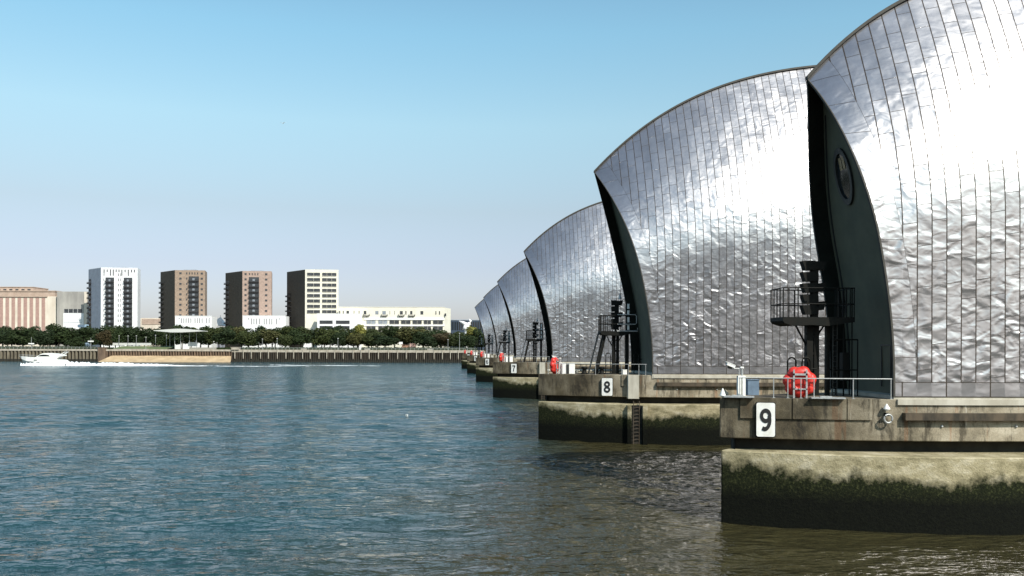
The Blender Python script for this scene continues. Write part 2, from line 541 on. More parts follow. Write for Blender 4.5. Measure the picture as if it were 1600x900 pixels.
# ------------------------------------------------------------------ the river
def river():
    rs = np.random.RandomState(3)
    rows = []
    y = 14.0
    while y < 521.0:
        rows.append(y)
        y += 0.085 + 0.0026 * y if y < 130 else 0.42 + 0.02 * (y - 130)
    rows.append(523.0)
    rows = np.array(rows)
    nc = 440
    t = np.linspace(-1, 1, nc)
    X = t[None, :] * (22 + 0.74 * rows)[:, None]
    Y = np.repeat(rows[:, None], nc, 1)
    dx = (2 * (22 + 0.74 * rows) / nc)[:, None]
    Z = np.zeros_like(X)
    gust = 0.75 + 0.25 * np.sin(X * 0.05 + 1.1) * np.sin(Y * 0.11 + X * 0.02) + 0.15 * np.sin(Y * 0.043 + 2.0)
    for k in range(90):
        L = 0.7 * (14 / 0.7) ** rs.rand()
        th = math.radians(90) + rs.randn() * 0.42 + 0.20      # mostly along y: crests lie across the view
        kk = 2 * math.pi / L
        amp = 0.0052 * L ** 0.55 * (0.5 + rs.rand())
        fade = np.clip((L / np.maximum(dx, 0.1) - 2.2) / 2.5, 0, 1)
        ph = kk * (X * math.cos(th) + Y * math.sin(th)) + rs.rand() * 6.28
        ph = ph + 0.5 * np.sin(X * 0.21 + k) + 0.4 * np.sin(Y * 0.17 + 2 * k)
        Z += amp * fade * (np.sin(ph) + 0.22 * np.cos(2 * ph))
    Z *= gust
    edge = np.clip((1 - np.abs(t)) * 12, 0, 1)[None, :] * np.clip((rows - 14) / 4, 0, 1)[:, None] * np.clip((523 - rows) / 40, 0, 1)[:, None]
    Z *= edge
    co = np.stack([X, Y, Z], -1).reshape(-1, 3)
    nr = len(rows)
    i = np.arange(nr - 1)[:, None] * nc + np.arange(nc - 1)[None, :]
    quads = np.stack([i, i + 1, i + 1 + nc, i + nc], -1).reshape(-1, 4)
    # flat surroundings joined to the rim of the fan
    extra = np.array([[-1500, 14, 0], [-1500, 523, 0], [1500, 14, 0], [1500, 523, 0], [-1500, -2.5, 0], [1500, -2.5, 0]])
    n0 = len(co)
    co = np.concatenate([co, extra])
    me = bpy.data.meshes.new('river')
    polys = quads.tolist()
    polys.append([n0 + 0, 0, (nr - 1) * nc, n0 + 1])
    polys.append([nc - 1, n0 + 2, n0 + 3, nr * nc - 1])
    polys.append([n0 + 4, n0 + 5, n0 + 2, nc - 1, 0, n0 + 0])
    me.from_pydata(co.tolist(), [], polys)
    me.polygons.foreach_set('use_smooth', [True] * len(me.polygons))
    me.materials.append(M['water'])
    tag(link('river', me), kind='structure')


river()

QY = 523.0            # face of the far quay
QZ = 7.25             # its top
ground_m = simple('park_ground', (0.075, 0.085, 0.035), 0.95, c2=(0.05, 0.06, 0.025), scale=0.05)
g = MB()
g.add([(-9000, QY + 1.2, QZ), (9000, QY + 1.2, QZ), (9000, 12000, QZ), (-9000, 12000, QZ)], [(0, 1, 2, 3)])
tag(g.build('ground', ground_m), kind='structure')
nb = MB()
nb.add([(-1500, -2.5, -1), (1500, -2.5, -1), (1500, -2.5, 7.0), (-1500, -2.5, 7.0), (1500, -6000, 7.0), (-1500, -6000, 7.0)], [(0, 1, 2, 3), (3, 2, 4, 5)])
tag(nb.build('near_bank', simple('near_bank_paving', (0.16, 0.15, 0.12), 0.9, scale=0.3)), kind='structure')

# ------------------------------------------------------------------ the barrier piers
YAW = math.radians(3.0)
ZB = 6.3               # foot of the shells
ZDECK = 6.18


def Fprof(s):
    q = min(max(s / 0.6, 0.0), 1.0)
    return q * (1.5 - 0.5 * q * q)


class Dims:
    pass


big = Dims()
big.uc, big.W = 33.24, 5.2
big.zr = lambda u: 36.50 - 8.5536e-3 * (u - 33.24) ** 2 - 7.0875e-6 * (u - 33.24) ** 4
big.E = np.polyfit([25.56, 24.17, 22.89, 20.79, 19.53, 18.07, 16.65, 15.37, 14.09, 12.12, 9.34, 6.31], [5.42, 6.02, 6.66, 7.40, 7.88, 8.32, 8.68, 8.96, 9.31, 9.66, 9.95, 10.05], 5)
big.ztip = 25.55
big.b_up, big.W_up, big.b_lo, big.W_lo, big.L = 1.1, 5.65, 1.3, 7.3, 16.0
big.rows = 1.0
small = Dims()
small.uc, small.W = 20.89, 3.8
small.zr = lambda u: 29.23 - 1.5069e-2 * (u - 20.89) ** 2 - 4.3916e-5 * (u - 20.89) ** 4
small.E = np.polyfit([22.76, 21.62, 20.05, 18.6, 17.0, 15.6, 14.34, 13.32, 12.58, 11.22, 9.61, 7.48, 6.3], [5.14, 5.52, 5.96, 6.32, 6.66, 6.92, 7.16, 7.37, 7.53, 7.75, 7.88, 8.00, 8.02], 5)
small.ztip = 22.73
small.b_up, small.W_up, small.b_lo, small.W_lo, small.L = 2.0, 4.25, 2.3, 5.85, 14.0
small.dW, big.dW = 0.6, 0.4


def halfwidth(D, u, b, W):
    """plan of the boat-shaped pier"""
    full = 2 * D.uc
    s = min(u, full - u)
    t = min(max(s / D.L, 0.0), 1.0)
    return b + (W - b) * (1 - (1 - t) ** 2.1)


def outline(D, b, W, inset=0.0):
    us = [D.L * (k / 12.0) ** 1.5 for k in range(13)] + [2 * D.uc - D.L * (k / 12.0) ** 1.5 for k in range(12, -1, -1)]
    ptsn = []
    for u in us:
        uu = min(max(u, inset), 2 * D.uc - inset)
        ptsn.append((uu, -(halfwidth(D, u, b, W) - inset)))
    far = []
    for u in us:
        uu = min(max(u, inset), 2 * D.uc - inset)
        t = min(max(min(u, 2 * D.uc - u) / D.L, 0.0), 1.0)
        far.append((uu, -b + 0.05 + (W + b - inset) * (1 - (1 - t) ** 2.1)))
    return ptsn + far[::-1]


def strip(D, b, W, u0, u1, z0, z1, out, n=14, back=0.05):
    """slab hugging the camera-side face of the pier"""
    m = MB()
    us = [u0 + (u1 - u0) * k / n for k in range(n + 1)]
    vs = []
    for u in us:
        h = halfwidth(D, u, b, W)
        vs += [(u, -(h + out), z0), (u, -(h + out), z1), (u, -(h - back), z1), (u, -(h - back), z0)]
    fs = []
    for k in range(n):
        a = 4 * k
        for j in range(4):
            j2 = (j + 1) % 4
            fs.append((a + j, a + j2, a + 4 + j2, a + 4 + j))
    fs += [(0, 3, 2, 1), (4 * n, 4 * n + 1, 4 * n + 2, 4 * n + 3)]
    m.add(vs, fs)
    return m


def shell_meshes(D, root):
    E = lambda z: float(np.polyval(D.E, z))
    NR, NT = 70, 60
    END = 0.9
    taus = [k / NT for k in range(NT + 1)]
    ut = E(D.ztip)

    def pt(r, tau, inset=0.0):
        ze = ZB + tau * (D.ztip - ZB)
        utop = ut * (1 - r) + D.uc * r
        u = E(ze) * (1 - r) + D.uc * r
        z = ZB + tau * (D.zr(utop) - ZB)
        zr = D.zr(u)
        s = (zr - z) / (zr - ZB)
        if tau >= 1.0:
            s = 0.0
        sp_ = min(max((u - E(ZB)) / (D.uc - E(ZB)), 0.0), 1.0)
        v = (D.W + D.dW * (1 - (1 - sp_) ** 2)) * Fprof(s)
        return u, max(v - inset, 0.0 if inset else 0.0), z, u - E(ze)
    me = bpy.data.meshes.new('shell')
    verts, faces, uv1, uv2 = [], [], [], []
    for side in (-1, 1):
        base = len(verts)
        cols = 2 * NR + 1
        for ci in range(cols):
            r = ci / NR if ci <= NR else (2 * NR - ci) / NR
            arc = 0.0
            prev = None
            for tau in taus:
                u, v, z, de = pt(r, tau)
                if prev is not None:
                    arc += math.hypot(v - prev[0], z - prev[1])
                prev = (v, z)
                uu = u if ci <= NR else 2 * D.uc - u
                verts.append((uu, side * v, z))
                uv1.append((uu + (0 if side < 0 else 100), arc))
                uv2.append((de, arc))
        for ci in range(cols - 1):
            for k in range(NT):
                a = base + ci * (NT + 1) + k
                q = (a, a + NT + 1, a + NT + 2, a + 1)
                faces.append(q if side < 0 else q[::-1])
    me.from_pydata(verts, [], faces)
    l1 = me.uv_layers.new(name='panel')
    l2 = me.uv_layers.new(name='edge')
    for i, lp in enumerate(me.loops):
        l1.data[i].uv = uv1[lp.vertex_index]
        l2.data[i].uv = uv2[lp.vertex_index]
    me.polygons.foreach_set('use_smooth', [True] * len(me.polygons))
    me.materials.append(M['steel'])
    link('cladding', me, root)
    # lining and recessed end walls, ridge capping, rims
    for mir in (False, True):
        lining = MB()
        rim = MB()
        fx = (lambda u: u) if not mir else (lambda u: 2 * D.uc - u)
        wall = MB()
        wv = []
        rows = []
        for tau in taus:
            u, v, z, _ = pt(0.0, tau)
            rows.append((u, v, z))
        for side in (-1, 1):
            vs = []
            rv = []
            for i, (u, v, z) in enumerate(rows):
                vi = max(v - 0.16, 0.0)
                # inside skin at the recess depth
                zr = D.zr(u + END)
                sI = min(max((zr - z) / (zr - ZB), 0), 1)
                v2 = max(D.W * Fprof(sI) - 0.16, vi)
                vs += [(fx(u), side * vi, z), (fx(u + END + 0.3), side * v2, z)]
                rv += [(fx(u - 0.03), side * (v + 0.01), z), (fx(u - 0.03), side * vi, z), (fx(u + 0.06), side * (v + 0.012), z)]
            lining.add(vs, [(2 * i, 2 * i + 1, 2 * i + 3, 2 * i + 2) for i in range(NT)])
            fsr = []
            for i in range(NT):
                a = 3 * i
                fsr += [(a, a + 1, a + 4, a + 3), (a, a + 3, a + 5, a + 2)]
            rim.add(rv, fsr)
        for i, (u, v, z) in enumerate(rows):
            zr = D.zr(u + END)
            v2 = max(D.W * Fprof(min(max((zr - z) / (zr - ZB), 0), 1)) - 0.12, 0.02)
            wv += [(fx(u + END), -v2, z), (fx(u + END), v2, z)]
        wall.add(wv, [(2 * i, 2 * i + 1, 2 * i + 3, 2 * i + 2) for i in range(NT)])
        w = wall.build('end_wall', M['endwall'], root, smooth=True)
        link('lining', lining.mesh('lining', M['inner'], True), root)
        link('edge_trim', rim.mesh('edge_trim', M['ridge'], False), root)
        if mir:
            continue
        for sd in (-1, 1):
            rb = MB()
            rv2 = []
            for i, (u, v, z) in enumerate(rows[:-6]):
                zr = D.zr(u + END)
                v2 = max(D.W * Fprof(min(max((zr - z) / (zr - ZB), 0), 1)) - 0.12, 0.02)
                yy = sd * max(v2 - 0.45, 0.02)
                rv2 += [(u + END - 0.05, yy - 0.05, z), (u + END - 0.05, yy + 0.05, z), (u + END + 0.02, yy + 0.05, z), (u + END + 0.02, yy - 0.05, z)]
            fr2 = []
            for i in range(len(rows) - 7):
                a4 = 4 * i
                for j in range(4):
                    j2 = (j + 1) % 4
                    fr2.append((a4 + j, a4 + j2, a4 + 4 + j2, a4 + 4 + j))
            rb.add(rv2, fr2)
            rb.build('wall_rib', M['frame'], root)
        # sunk seam line, porthole or window, access door and pipes on the wall facing the photo
        slope = lambda z: (E(z + 0.5) - E(z - 0.5))
        if D is small:
            zc, ry, rz = 17.75, 0.80, 1.30
            uw = lambda z: E(z) + END
            ring, pane = MB(), MB()
            n = 28
            vs = []
            for k in range(n):
                a = 2 * math.pi * k / n
                for (s_, o_) in ((1.16, 0.0), (1.16, -0.12), (0.92, -0.12), (0.92, 0.0)):
                    z = zc + rz * s_ * math.sin(a)
                    vs.append((uw(z) + o_, 0.45 + ry * s_ * math.cos(a), z))
            fs = []
            for k in range(n):
                k2 = (k + 1) % n
                for j in range(4):
                    j2 = (j + 1) % 4
                    fs.append((4 * k + j, 4 * k + j2, 4 * k2 + j2, 4 * k2 + j))
            ring.add(vs, fs)
            po = ring.build('porthole', M['frame'], root)
            vs = [(uw(zc + rz * 0.95 * math.sin(2 * math.pi * k / n)) - 0.03, 0.45 + ry * 0.95 * math.cos(2 * math.pi * k / n), zc + rz * 0.95 * math.sin(2 * math.pi * k / n)) for k in range(n)]
            pane.add(vs, [tuple(range(n))])
            pane.build('pane', M['glass'], po)
            bl = MB()
            for (y0, y1) in ((0.05, 0.32), (0.40, 0.70)):
                z0, z1 = zc + 0.35, zc + 1.0
                bl.add([(uw(z0) - 0.06, y0, z0), (uw(z0) - 0.06, y1, z0), (uw(z1) - 0.06, y1, z1), (uw(z1) - 0.06, y0, z1)], [(0, 1, 2, 3)])
            bl.build('blind', M['brassglass'], po)
            dr = MB()
            z0, z1 = ZDECK + 0.5, ZDECK + 2.6
            ux = E(7.5) + END - 0.08
            dr.box(ux, ux + 0.05, -1.75, -1.68, z0, z1)
            dr.box(ux, ux + 0.05, -0.75, -0.68, z0, z1)
            dr.box(ux, ux + 0.05, -1.85, -0.6, z1, z1 + 0.07)
            dr.build('door_frame', M['frame'], root)
        else:
            zc = 17.2
            wdw = MB()
            z0, z1 = zc - 0.75, zc + 0.75
            u0, u1 = E(z0) + END - 0.1, E(z1) + END - 0.1
            wdw.add([(u0, -3.4, z0), (u0, -1.6, z0), (u1, -1.6, z1), (u1, -3.4, z1), (u0 + .2, -3.4, z0), (u0 + .2, -1.6, z0), (u1 + .2, -1.6, z1), (u1 + .2, -3.4, z1)],
                    [(0, 1, 2, 3), (0, 4, 5, 1), (1, 5, 6, 2), (2, 6, 7, 3), (3, 7, 4, 0)])
            wdw.build('window', M['glass'], root)
    # ridge capping: a low box standing on the ridge line
    rc = MB()
    n = 90
    us = [ut - 0.02 + (2 * (D.uc - ut) + 0.04) * k / n for k in range(n + 1)]
    vs = []
    for u in us:
        z = D.zr(u)
        vs += [(u, -0.20, z - 0.07), (u, -0.13, z + 0.12), (u, 0.13, z + 0.12), (u, 0.20, z - 0.07)]
    fs = []
    for k in range(n):
        a = 4 * k
        for j in range(4):
            j2 = (j + 1) % 4
            fs.append((a + j, a + j2, a + 4 + j2, a + 4 + j))
    fs += [(0, 3, 2, 1), (4 * n, 4 * n + 1, 4 * n + 2, 4 * n + 3)]
    rc.add(vs, fs)
    rc.build('ridge_cap', M['ridge'], root)


def numeral_mesh(dg, w, h):
    """bold sans numeral drawn as one outline sheet of short strokes, in the x-y plane"""
    def arc(cx, cy, rx, ry, a0, a1, n=22):
        return [(cx + rx * math.cos(math.radians(a0 + (a1 - a0) * k / n)), cy + ry * math.sin(math.radians(a0 + (a1 - a0) * k / n))) for k in range(n + 1)]
    # unit box 1 wide, 1.5 high, strokes 0.26 thick
    S = {'8': [arc(.5, 1.09, .33, .28, 0, 360), arc(.5, .41, .37, .28, 0, 360)],
         '9': [arc(.5, 1.02, .37, .35, 0, 360), arc(.42, .72, .45, .59, 35, -118)],
         '6': [arc(.5, .48, .37, .35, 0, 360), arc(.58, .78, .45, .59, 215, 62)],
         '7': [[(.04, 1.37), (.96, 1.37)], [(.88, 1.33), (.62, .95), (.45, .5), (.38, 0)]],
         '5': [[(.90, 1.37), (.24, 1.37)], [(.26, 1.40), (.17, .72)], arc(.48, .50, .38, .37, 150, -150)],
         '4': [[(.72, 0), (.72, 1.48)], [(.03, .40), (1.0, .40)], [(.66, 1.44), (.10, .42)]]}[dg]
    m = MB()
    for q, path in enumerate(S):
        pts = [Vector((x, y, 0)) for x, y in path]
        n = len(pts)
        closed = (pts[0] - pts[-1]).length < 1e-4
        vs = []
        zf_, zb_ = 0.012 + 0.0015 * q, 0.0
        for i, p in enumerate(pts):
            a = pts[(i - 1) % (n - 1)] if closed else pts[max(0, i - 1)]
            b_ = pts[(i + 1) % (n - 1)] if closed else pts[min(n - 1, i + 1)]
            t = (b_ - a).normalized()
            nn = Vector((-t.y, t.x, 0)) * 0.14
            for z in (zf_, zb_):
                vs += [((p + nn).x * w, (p + nn).y * h / 1.5, z), ((p - nn).x * w, (p - nn).y * h / 1.5, z)]
        fs = []
        for i in range(n - 1):
            c = 4 * i
            fs += [(c, c + 1, c + 5, c + 4), (c + 2, c + 6, c + 7, c + 3), (c, c + 4, c + 6, c + 2), (c + 1, c + 3, c + 7, c + 5)]
        m.add([(x - w / 2, y - h / 2, z) for x, y, z in vs], fs)
    return m.mesh('numeral', M['ink'])


def number_board(D, root, digit, u, z0, z1, width, seed=0):
    """the board is bolted to the curved face and looks along its normal"""
    h = halfwidth(D, u, D.b_up, D.W_up)
    h2 = halfwidth(D, u + 0.5, D.b_up, D.W_up)
    ang = -math.atan2(h2 - h, 0.5)
    hz = (z1 - z0) / 2
    b = MB()
    w = width / 2
    poly = []
    r = 0.09
    for cx, cz, a0 in ((w - r, hz - r, 0), (-w + r, hz - r, 90), (-w + r, -hz + r, 180), (w - r, -hz + r, 270)):
        for k in range(4):
            a = math.radians(a0 + k * 30)
            poly.append((cx + r * math.cos(a), cz + r * math.sin(a)))
    back = MB()
    back.prism_y([(x * 1.07, z * 1.04) for x, z in poly], -0.10, 0.05)
    root_b = back.build('number_board', M['black'], root)
    root_b.location = (u, -(h + 0.14), (z0 + z1) / 2)
    root_b.rotation_euler = (0, 0, ang)
    b.prism_y(poly, -0.135, -0.10)
    b.build('board_face', M['board'], root_b)
    me = numeral_mesh(digit, width * 0.60, (z1 - z0) * 0.66)
    d = link('numeral', me, root_b)
    d.rotation_euler = (math.radians(90), 0, 0)
    d.location = (0, -0.148, 0)
    return root_b


def make_pier(D, loc, label, digit, bu):
    root = empty('barrier_pier', loc, YAW)
    tag(root, label, 'barrier pier', 'barrier piers in a row across the river')
    lo = MB()
    lo.prism(outline(D, D.b_lo, D.W_lo), -3.0, 3.58)
    lo.build('foundation_block', M['tidal'], root, bevel=0.05)
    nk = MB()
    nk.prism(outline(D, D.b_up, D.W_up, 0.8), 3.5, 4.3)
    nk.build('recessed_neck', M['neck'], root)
    up = MB()
    up.prism(outline(D, D.b_up, D.W_up), 4.16, ZDECK)
    up.build('upper_block', M['concrete'], root, bevel=0.04)
    E = lambda z: float(np.polyval(D.E, z))
    ub = E(ZB)
    # kerb under the shell
    k = MB()
    ks = [ub + (2 * D.uc - 2 * ub) * q / 24 for q in range(25)]
    kw = [D.W - 0.04 + D.dW * (1 - (1 - min(u - ub, 2 * D.uc - ub - u) / (D.uc - ub)) ** 2) for u in ks]
    k.prism([(u, -w) for u, w in zip(ks, kw)] + [(u, w) for u, w in reversed(list(zip(ks, kw)))], ZDECK - 0.3, ZB + 0.05)
    k.build('shell_kerb', M['pale'], root)
    shell_meshes(D, root)
    strip(D, D.b_up, D.W_up, ub + 0.1, 2 * D.uc - ub, ZDECK - 0.26, ZDECK + 0.004, 0.10, 30).build('coping_strip', M['pale'], root)
    strip(D, D.b_up, D.W_up, ub + 0.35, 2 * D.uc - ub - 0.4, 5.20, 5.54, 0.34, 30).build('fender_beam', M['timber'], root)
    # raised parapet panels on the curved nose
    e0 = 3.3 if D is small else 4.9
    spans = [(0.9, e0 - 0.06), (e0, e0 + 2.45), (e0 + 2.5, ub - 1.1)] if D is small else [(ub - 2.7, ub - 1.75)]
    for (a, b_) in spans:
        strip(D, D.b_up, D.W_up, a, b_, 5.18, ZDECK + 0.006, 0.11, 8).build('parapet_panel', M['concrete'], root)
    number_board(D, root, digit, *bu)
    for q in range(9):
        u = ub + 2.2 + q * 3.6
        if u > 2 * D.uc - ub:
            break
        bl = MB()
        bl.ball((u, -(halfwidth(D, u, D.b_up, D.W_up) + 0.02), 4.9), 0.07, n=6)
        bl.build('bolt', M['galv'], root)
    if D is big:
        us = 8.35
        for (a, b_) in ((us - 0.75, us - 0.40), (us + 0.55, us + 0.95)):
            strip(D, D.b_lo, D.W_lo, a, b_, -2.9, 3.5, 0.42, 3).build('pilaster', M['tidal'], root)
        strip(D, D.b_up, D.W_up, us - 0.5, us + 0.45, 4.05, ZDECK + 0.008, 0.55, 3).build('ladder_head', M['pale'], root)
        strip(D, D.b_lo, D.W_lo, us - 0.37, us + 0.52, -2.5, 3.5, 0.03, 3).build('ladder_backing', M['neck'], root)
        ld = MB()
        h = halfwidth(D, us, D.b_lo, D.W_lo) + 0.2
        for xx in (us - 0.22, us + 0.30):
            ld.box(xx - 0.03, xx + 0.03, -h - 0.03, -h + 0.03, -1, 3.9)
        for q in range(13):
            ld.box(us - 0.22, us + 0.30, -h - 0.02, -h + 0.02, -0.2 + q * 0.32, -0.16 + q * 0.32)
        ld.build('ladder', M['timber'], root)
    return root


def world_pt(root_loc, u, v, z):
    c, s = math.cos(YAW), math.sin(YAW)
    return Vector((root_loc[0] + u * c - v * s, root_loc[1] + u * s + v * c, z))   # v here is local +y (away)


# ---------- deck furniture (each built once, copied per pier)
def box_rail(m, pts, r=0.03):
    m.tube(pts, r, 5)


def make_signal_tower(kind):
    root = empty('signal_tower', (0, 0, 0))
    small_t = kind == 'small'
    L_, R_ = (-1.85, 1.9) if small_t else (-1.5, 1.45)
    c = MB()
    c.box(-0.30, 0.02, -0.2, 0.2, 0, 3.4)
    c.box(0.10, 0.36, -0.16, 0.16, 0, 3.4)
    for z in (0.9, 1.9, 2.8):
        c.box(-0.32, 0.38, -0.12, 0.12, z, z + 0.12)
    c.build('column', M['black'], root)
    c2 = MB()
    c2.box(0.75 if small_t else 0.95, 0.95 if small_t else 1.3, -0.12, 0.12, 0, 3.4)
    c2.build('column', M['black'], root)
    p = MB()
    p.prism_y([(L_, 3.45), (L_ + 0.1, 3.34), (L_ + 0.55, 3.22), (-0.35, 3.26), (0.5, 3.22), (R_, 3.40), (R_, 3.62), (L_, 3.62)], -0.95, 0.95)
    p.build('platform', M['black'], root)
    br = MB()
    br.tube([(-0.25, 0, 2.3), (-0.85, 0, 3.3)], 0.05)
    br.tube([(0.25, 0, 2.7), (0.7, 0, 3.3)], 0.05)
    br.build('brace', M['black'], root)
    r = MB()
    xs = [L_ + 0.03, L_ + 0.32, L_ + 0.8, L_ + 1.3, R_ - 0.9, R_ - 0.45, R_ - 0.03] if small_t else [L_ + 0.05 + q * 0.21 for q in range(6)] + [0.4, 0.9, R_ - 0.03]
    for y in (-0.92, 0.92):
        for x in (xs if y < 0 or not small_t else xs[::3]):
            r.box(x - 0.025, x + 0.025, y - 0.025, y + 0.025, 3.6, 4.95)
        for z in (4.22, 4.95):
            r.tube([(L_, y, z), (R_, y, z)], 0.028, 5)
    for x in (L_ + 0.03, R_ - 0.03):
        for y in (-0.45, 0, 0.45):
            r.box(x - 0.025, x + 0.025, y - 0.025, y + 0.025, 3.6, 4.95)
        for z in (4.22, 4.95):
            r.tube([(x, -0.92, z), (x, 0.92, z)], 0.028, 5)
    r.build('guard_rail', M['black'], root)
    if not small_t:
        r2 = MB()
        r2.tube([(0.0, -1.0, 3.75), (0.0, -1.0, 3.62), (1.95, -1.0, 3.62), (1.95, -1.0, 3.9)], 0.05, 5)
        r2.tube([(0.05, -1.0, 5.0), (1.75, -1.0, 5.0), (1.85, -1.0, 4.85), (1.85, -1.0, 4.3), (1.75, -1.0, 4.2), (0.05, -1.0, 4.2)], 0.04, 5)
        r2.build('front_rail', M['galv'], root)
    # signal lamps: hooded heads on a mast
    ms = MB()
    ms.box(-0.06, 0.10, -0.08, 0.08, 3.6, 6.2)
    ms.box(0.22, 0.34, -0.08, 0.08, 3.6, 6.25)
    ms.build('signal_mast', M['black'], root)
    zs = [5.82, 5.30, 4.78, 4.26, 3.76]
    bk = MB()
    bk.box(-0.02, 0.30, -0.12, 0.12, 3.6, 6.2)
    bk.build('signal_backing', M['black'], root)
    for q, z in enumerate(zs):
        s = MB()
        w = 0.50 if small_t else 0.34
        s.prism_y([(-w - 0.06, z + 0.42), (0.12, z + 0.44), (0.12, z + 0.0), (-w * (0.80 if small_t else 1.05), z + 0.0)], -0.24 if small_t else -0.15, 0.24 if small_t else 0.15)
        s.box(0.12, 0.30, -0.22, 0.22, z + 0.03, z + 0.37)
        s.build('signal_lamp', M['black'], root)
    for q, z in enumerate((5.95, 4.95, 4.1)):
        s = MB()
        s.box(0.30, 0.60, -0.22, 0.22, z - 0.12, z + 0.26)
        s.prism_y([(0.3, z + 0.26), (0.72, z + 0.30), (0.60, z - 0.1), (0.3, z - 0.12)], -0.2, 0.2)
        s.build('signal_lamp', M['black'], root)
    if not small_t:
        fn = MB()
        fn.lathe([(0.17, 0), (0.10, 0.25), (0.03, 0.55), (0.01, 0.95)], (0.45, 0, 6.35), 8)
        fn.build('finial', M['galv'], root)
        for (z, hh) in ((3.75, 0.42), (4.35, 0.45), (4.95, 0.42), (5.5, 0.42)):
            s = MB()
            s.box(1.0, 1.2, -0.85, -0.78, z, z + hh)
            s.build('lamp_panel', M['white'], root)
        s = MB()
        s.box(0.86, 1.34, -0.77, -0.62, 3.65, 6.05)
        s.build('lamp_backing', M['black'], root)
        l = MB()
        for y in (-0.28, 0.28):
            l.tube([(-2.55, y, 0.0), (-1.55, y, 3.6)], 0.045, 5)
        for q in range(13):
            t = (q + 0.5) / 13
            l.tube([(-2.55 + t, -0.28, 3.6 * t), (-2.55 + t, 0.28, 3.6 * t)], 0.025, 4)
        l.build('ladder', M['frame'], root)
        for yy in (-0.5, 0.35):
            l = MB()
            l.fbox((-2.0, yy, 0), (0.28, 0, 0), (0, 0.16, 0), (0.82, 0, 3.35))
            l.build('stair_stringer', M['black'], root)
    else:
        l = MB()
        for x in (0.98, 1.2):
            l.tube([(x, -0.4, 0), (x, -0.4, 3.5)], 0.03, 5)
        for q in range(14):
            l.tube([(0.98, -0.4, 0.15 + q * 0.24), (1.2, -0.4, 0.15 + q * 0.24)], 0.022, 4)
        l.build('ladder', M['frame'], root)
        cg = MB()
        for x in (1.5, 1.95, 2.25):
            for y in (-0.5, 0.5):
                cg.tube([(x, y, 0), (x, y, 5.0 if x < 2.1 else 2.6)], 0.035, 5)
        for z in (1.2, 2.6):
            cg.tube([(1.0, -0.5, z), (2.25, -0.5, z)], 0.035, 5)
            cg.tube([(1.0, 0.5, z), (2.25, 0.5, z)], 0.035, 5)
        cg.box(1.55, 1.9, -0.3, 0.1, 0.7, 2.0)
        cg.build('service_frame', M['black'], root)
    # hooped ladder handles rising from the deck
    hp = MB()
    for x0 in ((-1.38, -0.62) if small_t else (-0.95, 1.75)):
        arc = [(x0 + 0.22 - 0.22 * math.cos(a), -0.35, 1.55 + 0.22 * math.sin(a)) for a in [math.pi * k / 8 for k in range(9)]]
        hp = MB()
        hp.tube([(x0, -0.35, 0)] + arc + [(x0 + 0.44, -0.35, 0)], 0.045, 6)
        hp.tube([(x0 + 0.44, -0.35, 1.25), (x0 + 0.76, -0.35, 1.25)], 0.03, 5)
        hp.build('hoop_handrail', M['black'], root)
    return root


def make_camera_post():
    root = empty('camera_post', (0, 0, 0))
    m = MB()
    m.box(-0.19, -0.02, -0.12, 0.12, 0, 1.05)
    m.box(0.04, 0.20, -0.12, 0.12, 0, 1.05)
    m.box(-0.19, 0.20, -0.10, 0.10, 0.98, 1.06)
    m.build('post', M['white'], root, bevel=0.01)
    m = MB()
    m.tube([(0.05, 0, 1.05), (0.05, 0, 1.42)], 0.06, 8)
    m.tube([(-0.10, 0, 1.02), (-0.10, 0, 1.40)], 0.025, 6)
    m.tube([(-0.55, 0, 1.42), (0.13, 0, 1.42)], 0.03, 6)
    m.build('arm', M['galv'], root)
    m = MB()
    m.fbox((-0.76, -0.10, 1.60), (0.40, 0, -0.16), (0, 0.2, 0), (0.06, 0, 0.14))
    m.fbox((-0.80, -0.12, 1.75), (0.48, 0, -0.19), (0, 0.24, 0), (0.01, 0, 0.03))
    m.build('camera_housing', M['white'], root, bevel=0.008)
    m = MB()
    m.fbox((-0.70, -0.06, 1.44), (0.2, 0, -0.05), (0, 0.12, 0), (0.04, 0, 0.12))
    m.build('camera_bracket', M['black'], root)
    m = MB()
    m.box(-0.05, 0.12, -0.08, 0.08, 1.44, 1.52)
    m.build('sensor', M['white'], root)
    return root


def make_float():
    root = empty('life_float', (0, 0, 0))
    m = MB()
    R = 0.50
    for k in range(7):
        a = 2 * math.pi * k / 7 + 0.3
        m.ball((R * math.cos(a), 0.02, 0.79 + R * 0.98 * math.sin(a)), 0.33, (1, 0.8, 1), 11)
    m.ball((0, 0.05, 0.79), 0.48, (1, 0.55, 1), 10)
    m.tube([(0.48 * math.cos(a), 0.0, 0.79 + 0.48 * math.sin(a)) for a in [2 * math.pi * k / 20 for k in range(21)]], 0.27, 10, cap=False)
    me = m.mesh('float_ring', M['red'], True)
    link('float_ring', me, root)
    m = MB()
    m.box(-0.34, -0.26, -0.35, -0.29, 0, 1.4)
    m.box(0.26, 0.34, -0.35, -0.29, 0, 1.4)
    m.box(-0.34, 0.34, -0.35, -0.29, 0.42, 0.48)
    m.box(-0.34, 0.34, -0.35, -0.29, 1.12, 1.22)
    m.build('cradle', M['galv'], root)
    return root


def make_cone(h=0.5, r=0.18):
    m = MB()
    m.lathe([(r * 0.55, 0), (r * 0.6, 0.05), (r, 0.06), (r * 0.95, 0.1), (0.03, h), (0.005, h + 0.02)], n=14)
    return m


# ---------- place the piers
def pier_loc(d_nose):
    return Vector((-0.08143 * d_nose + 9.364, d_nose + 1.1, 0))


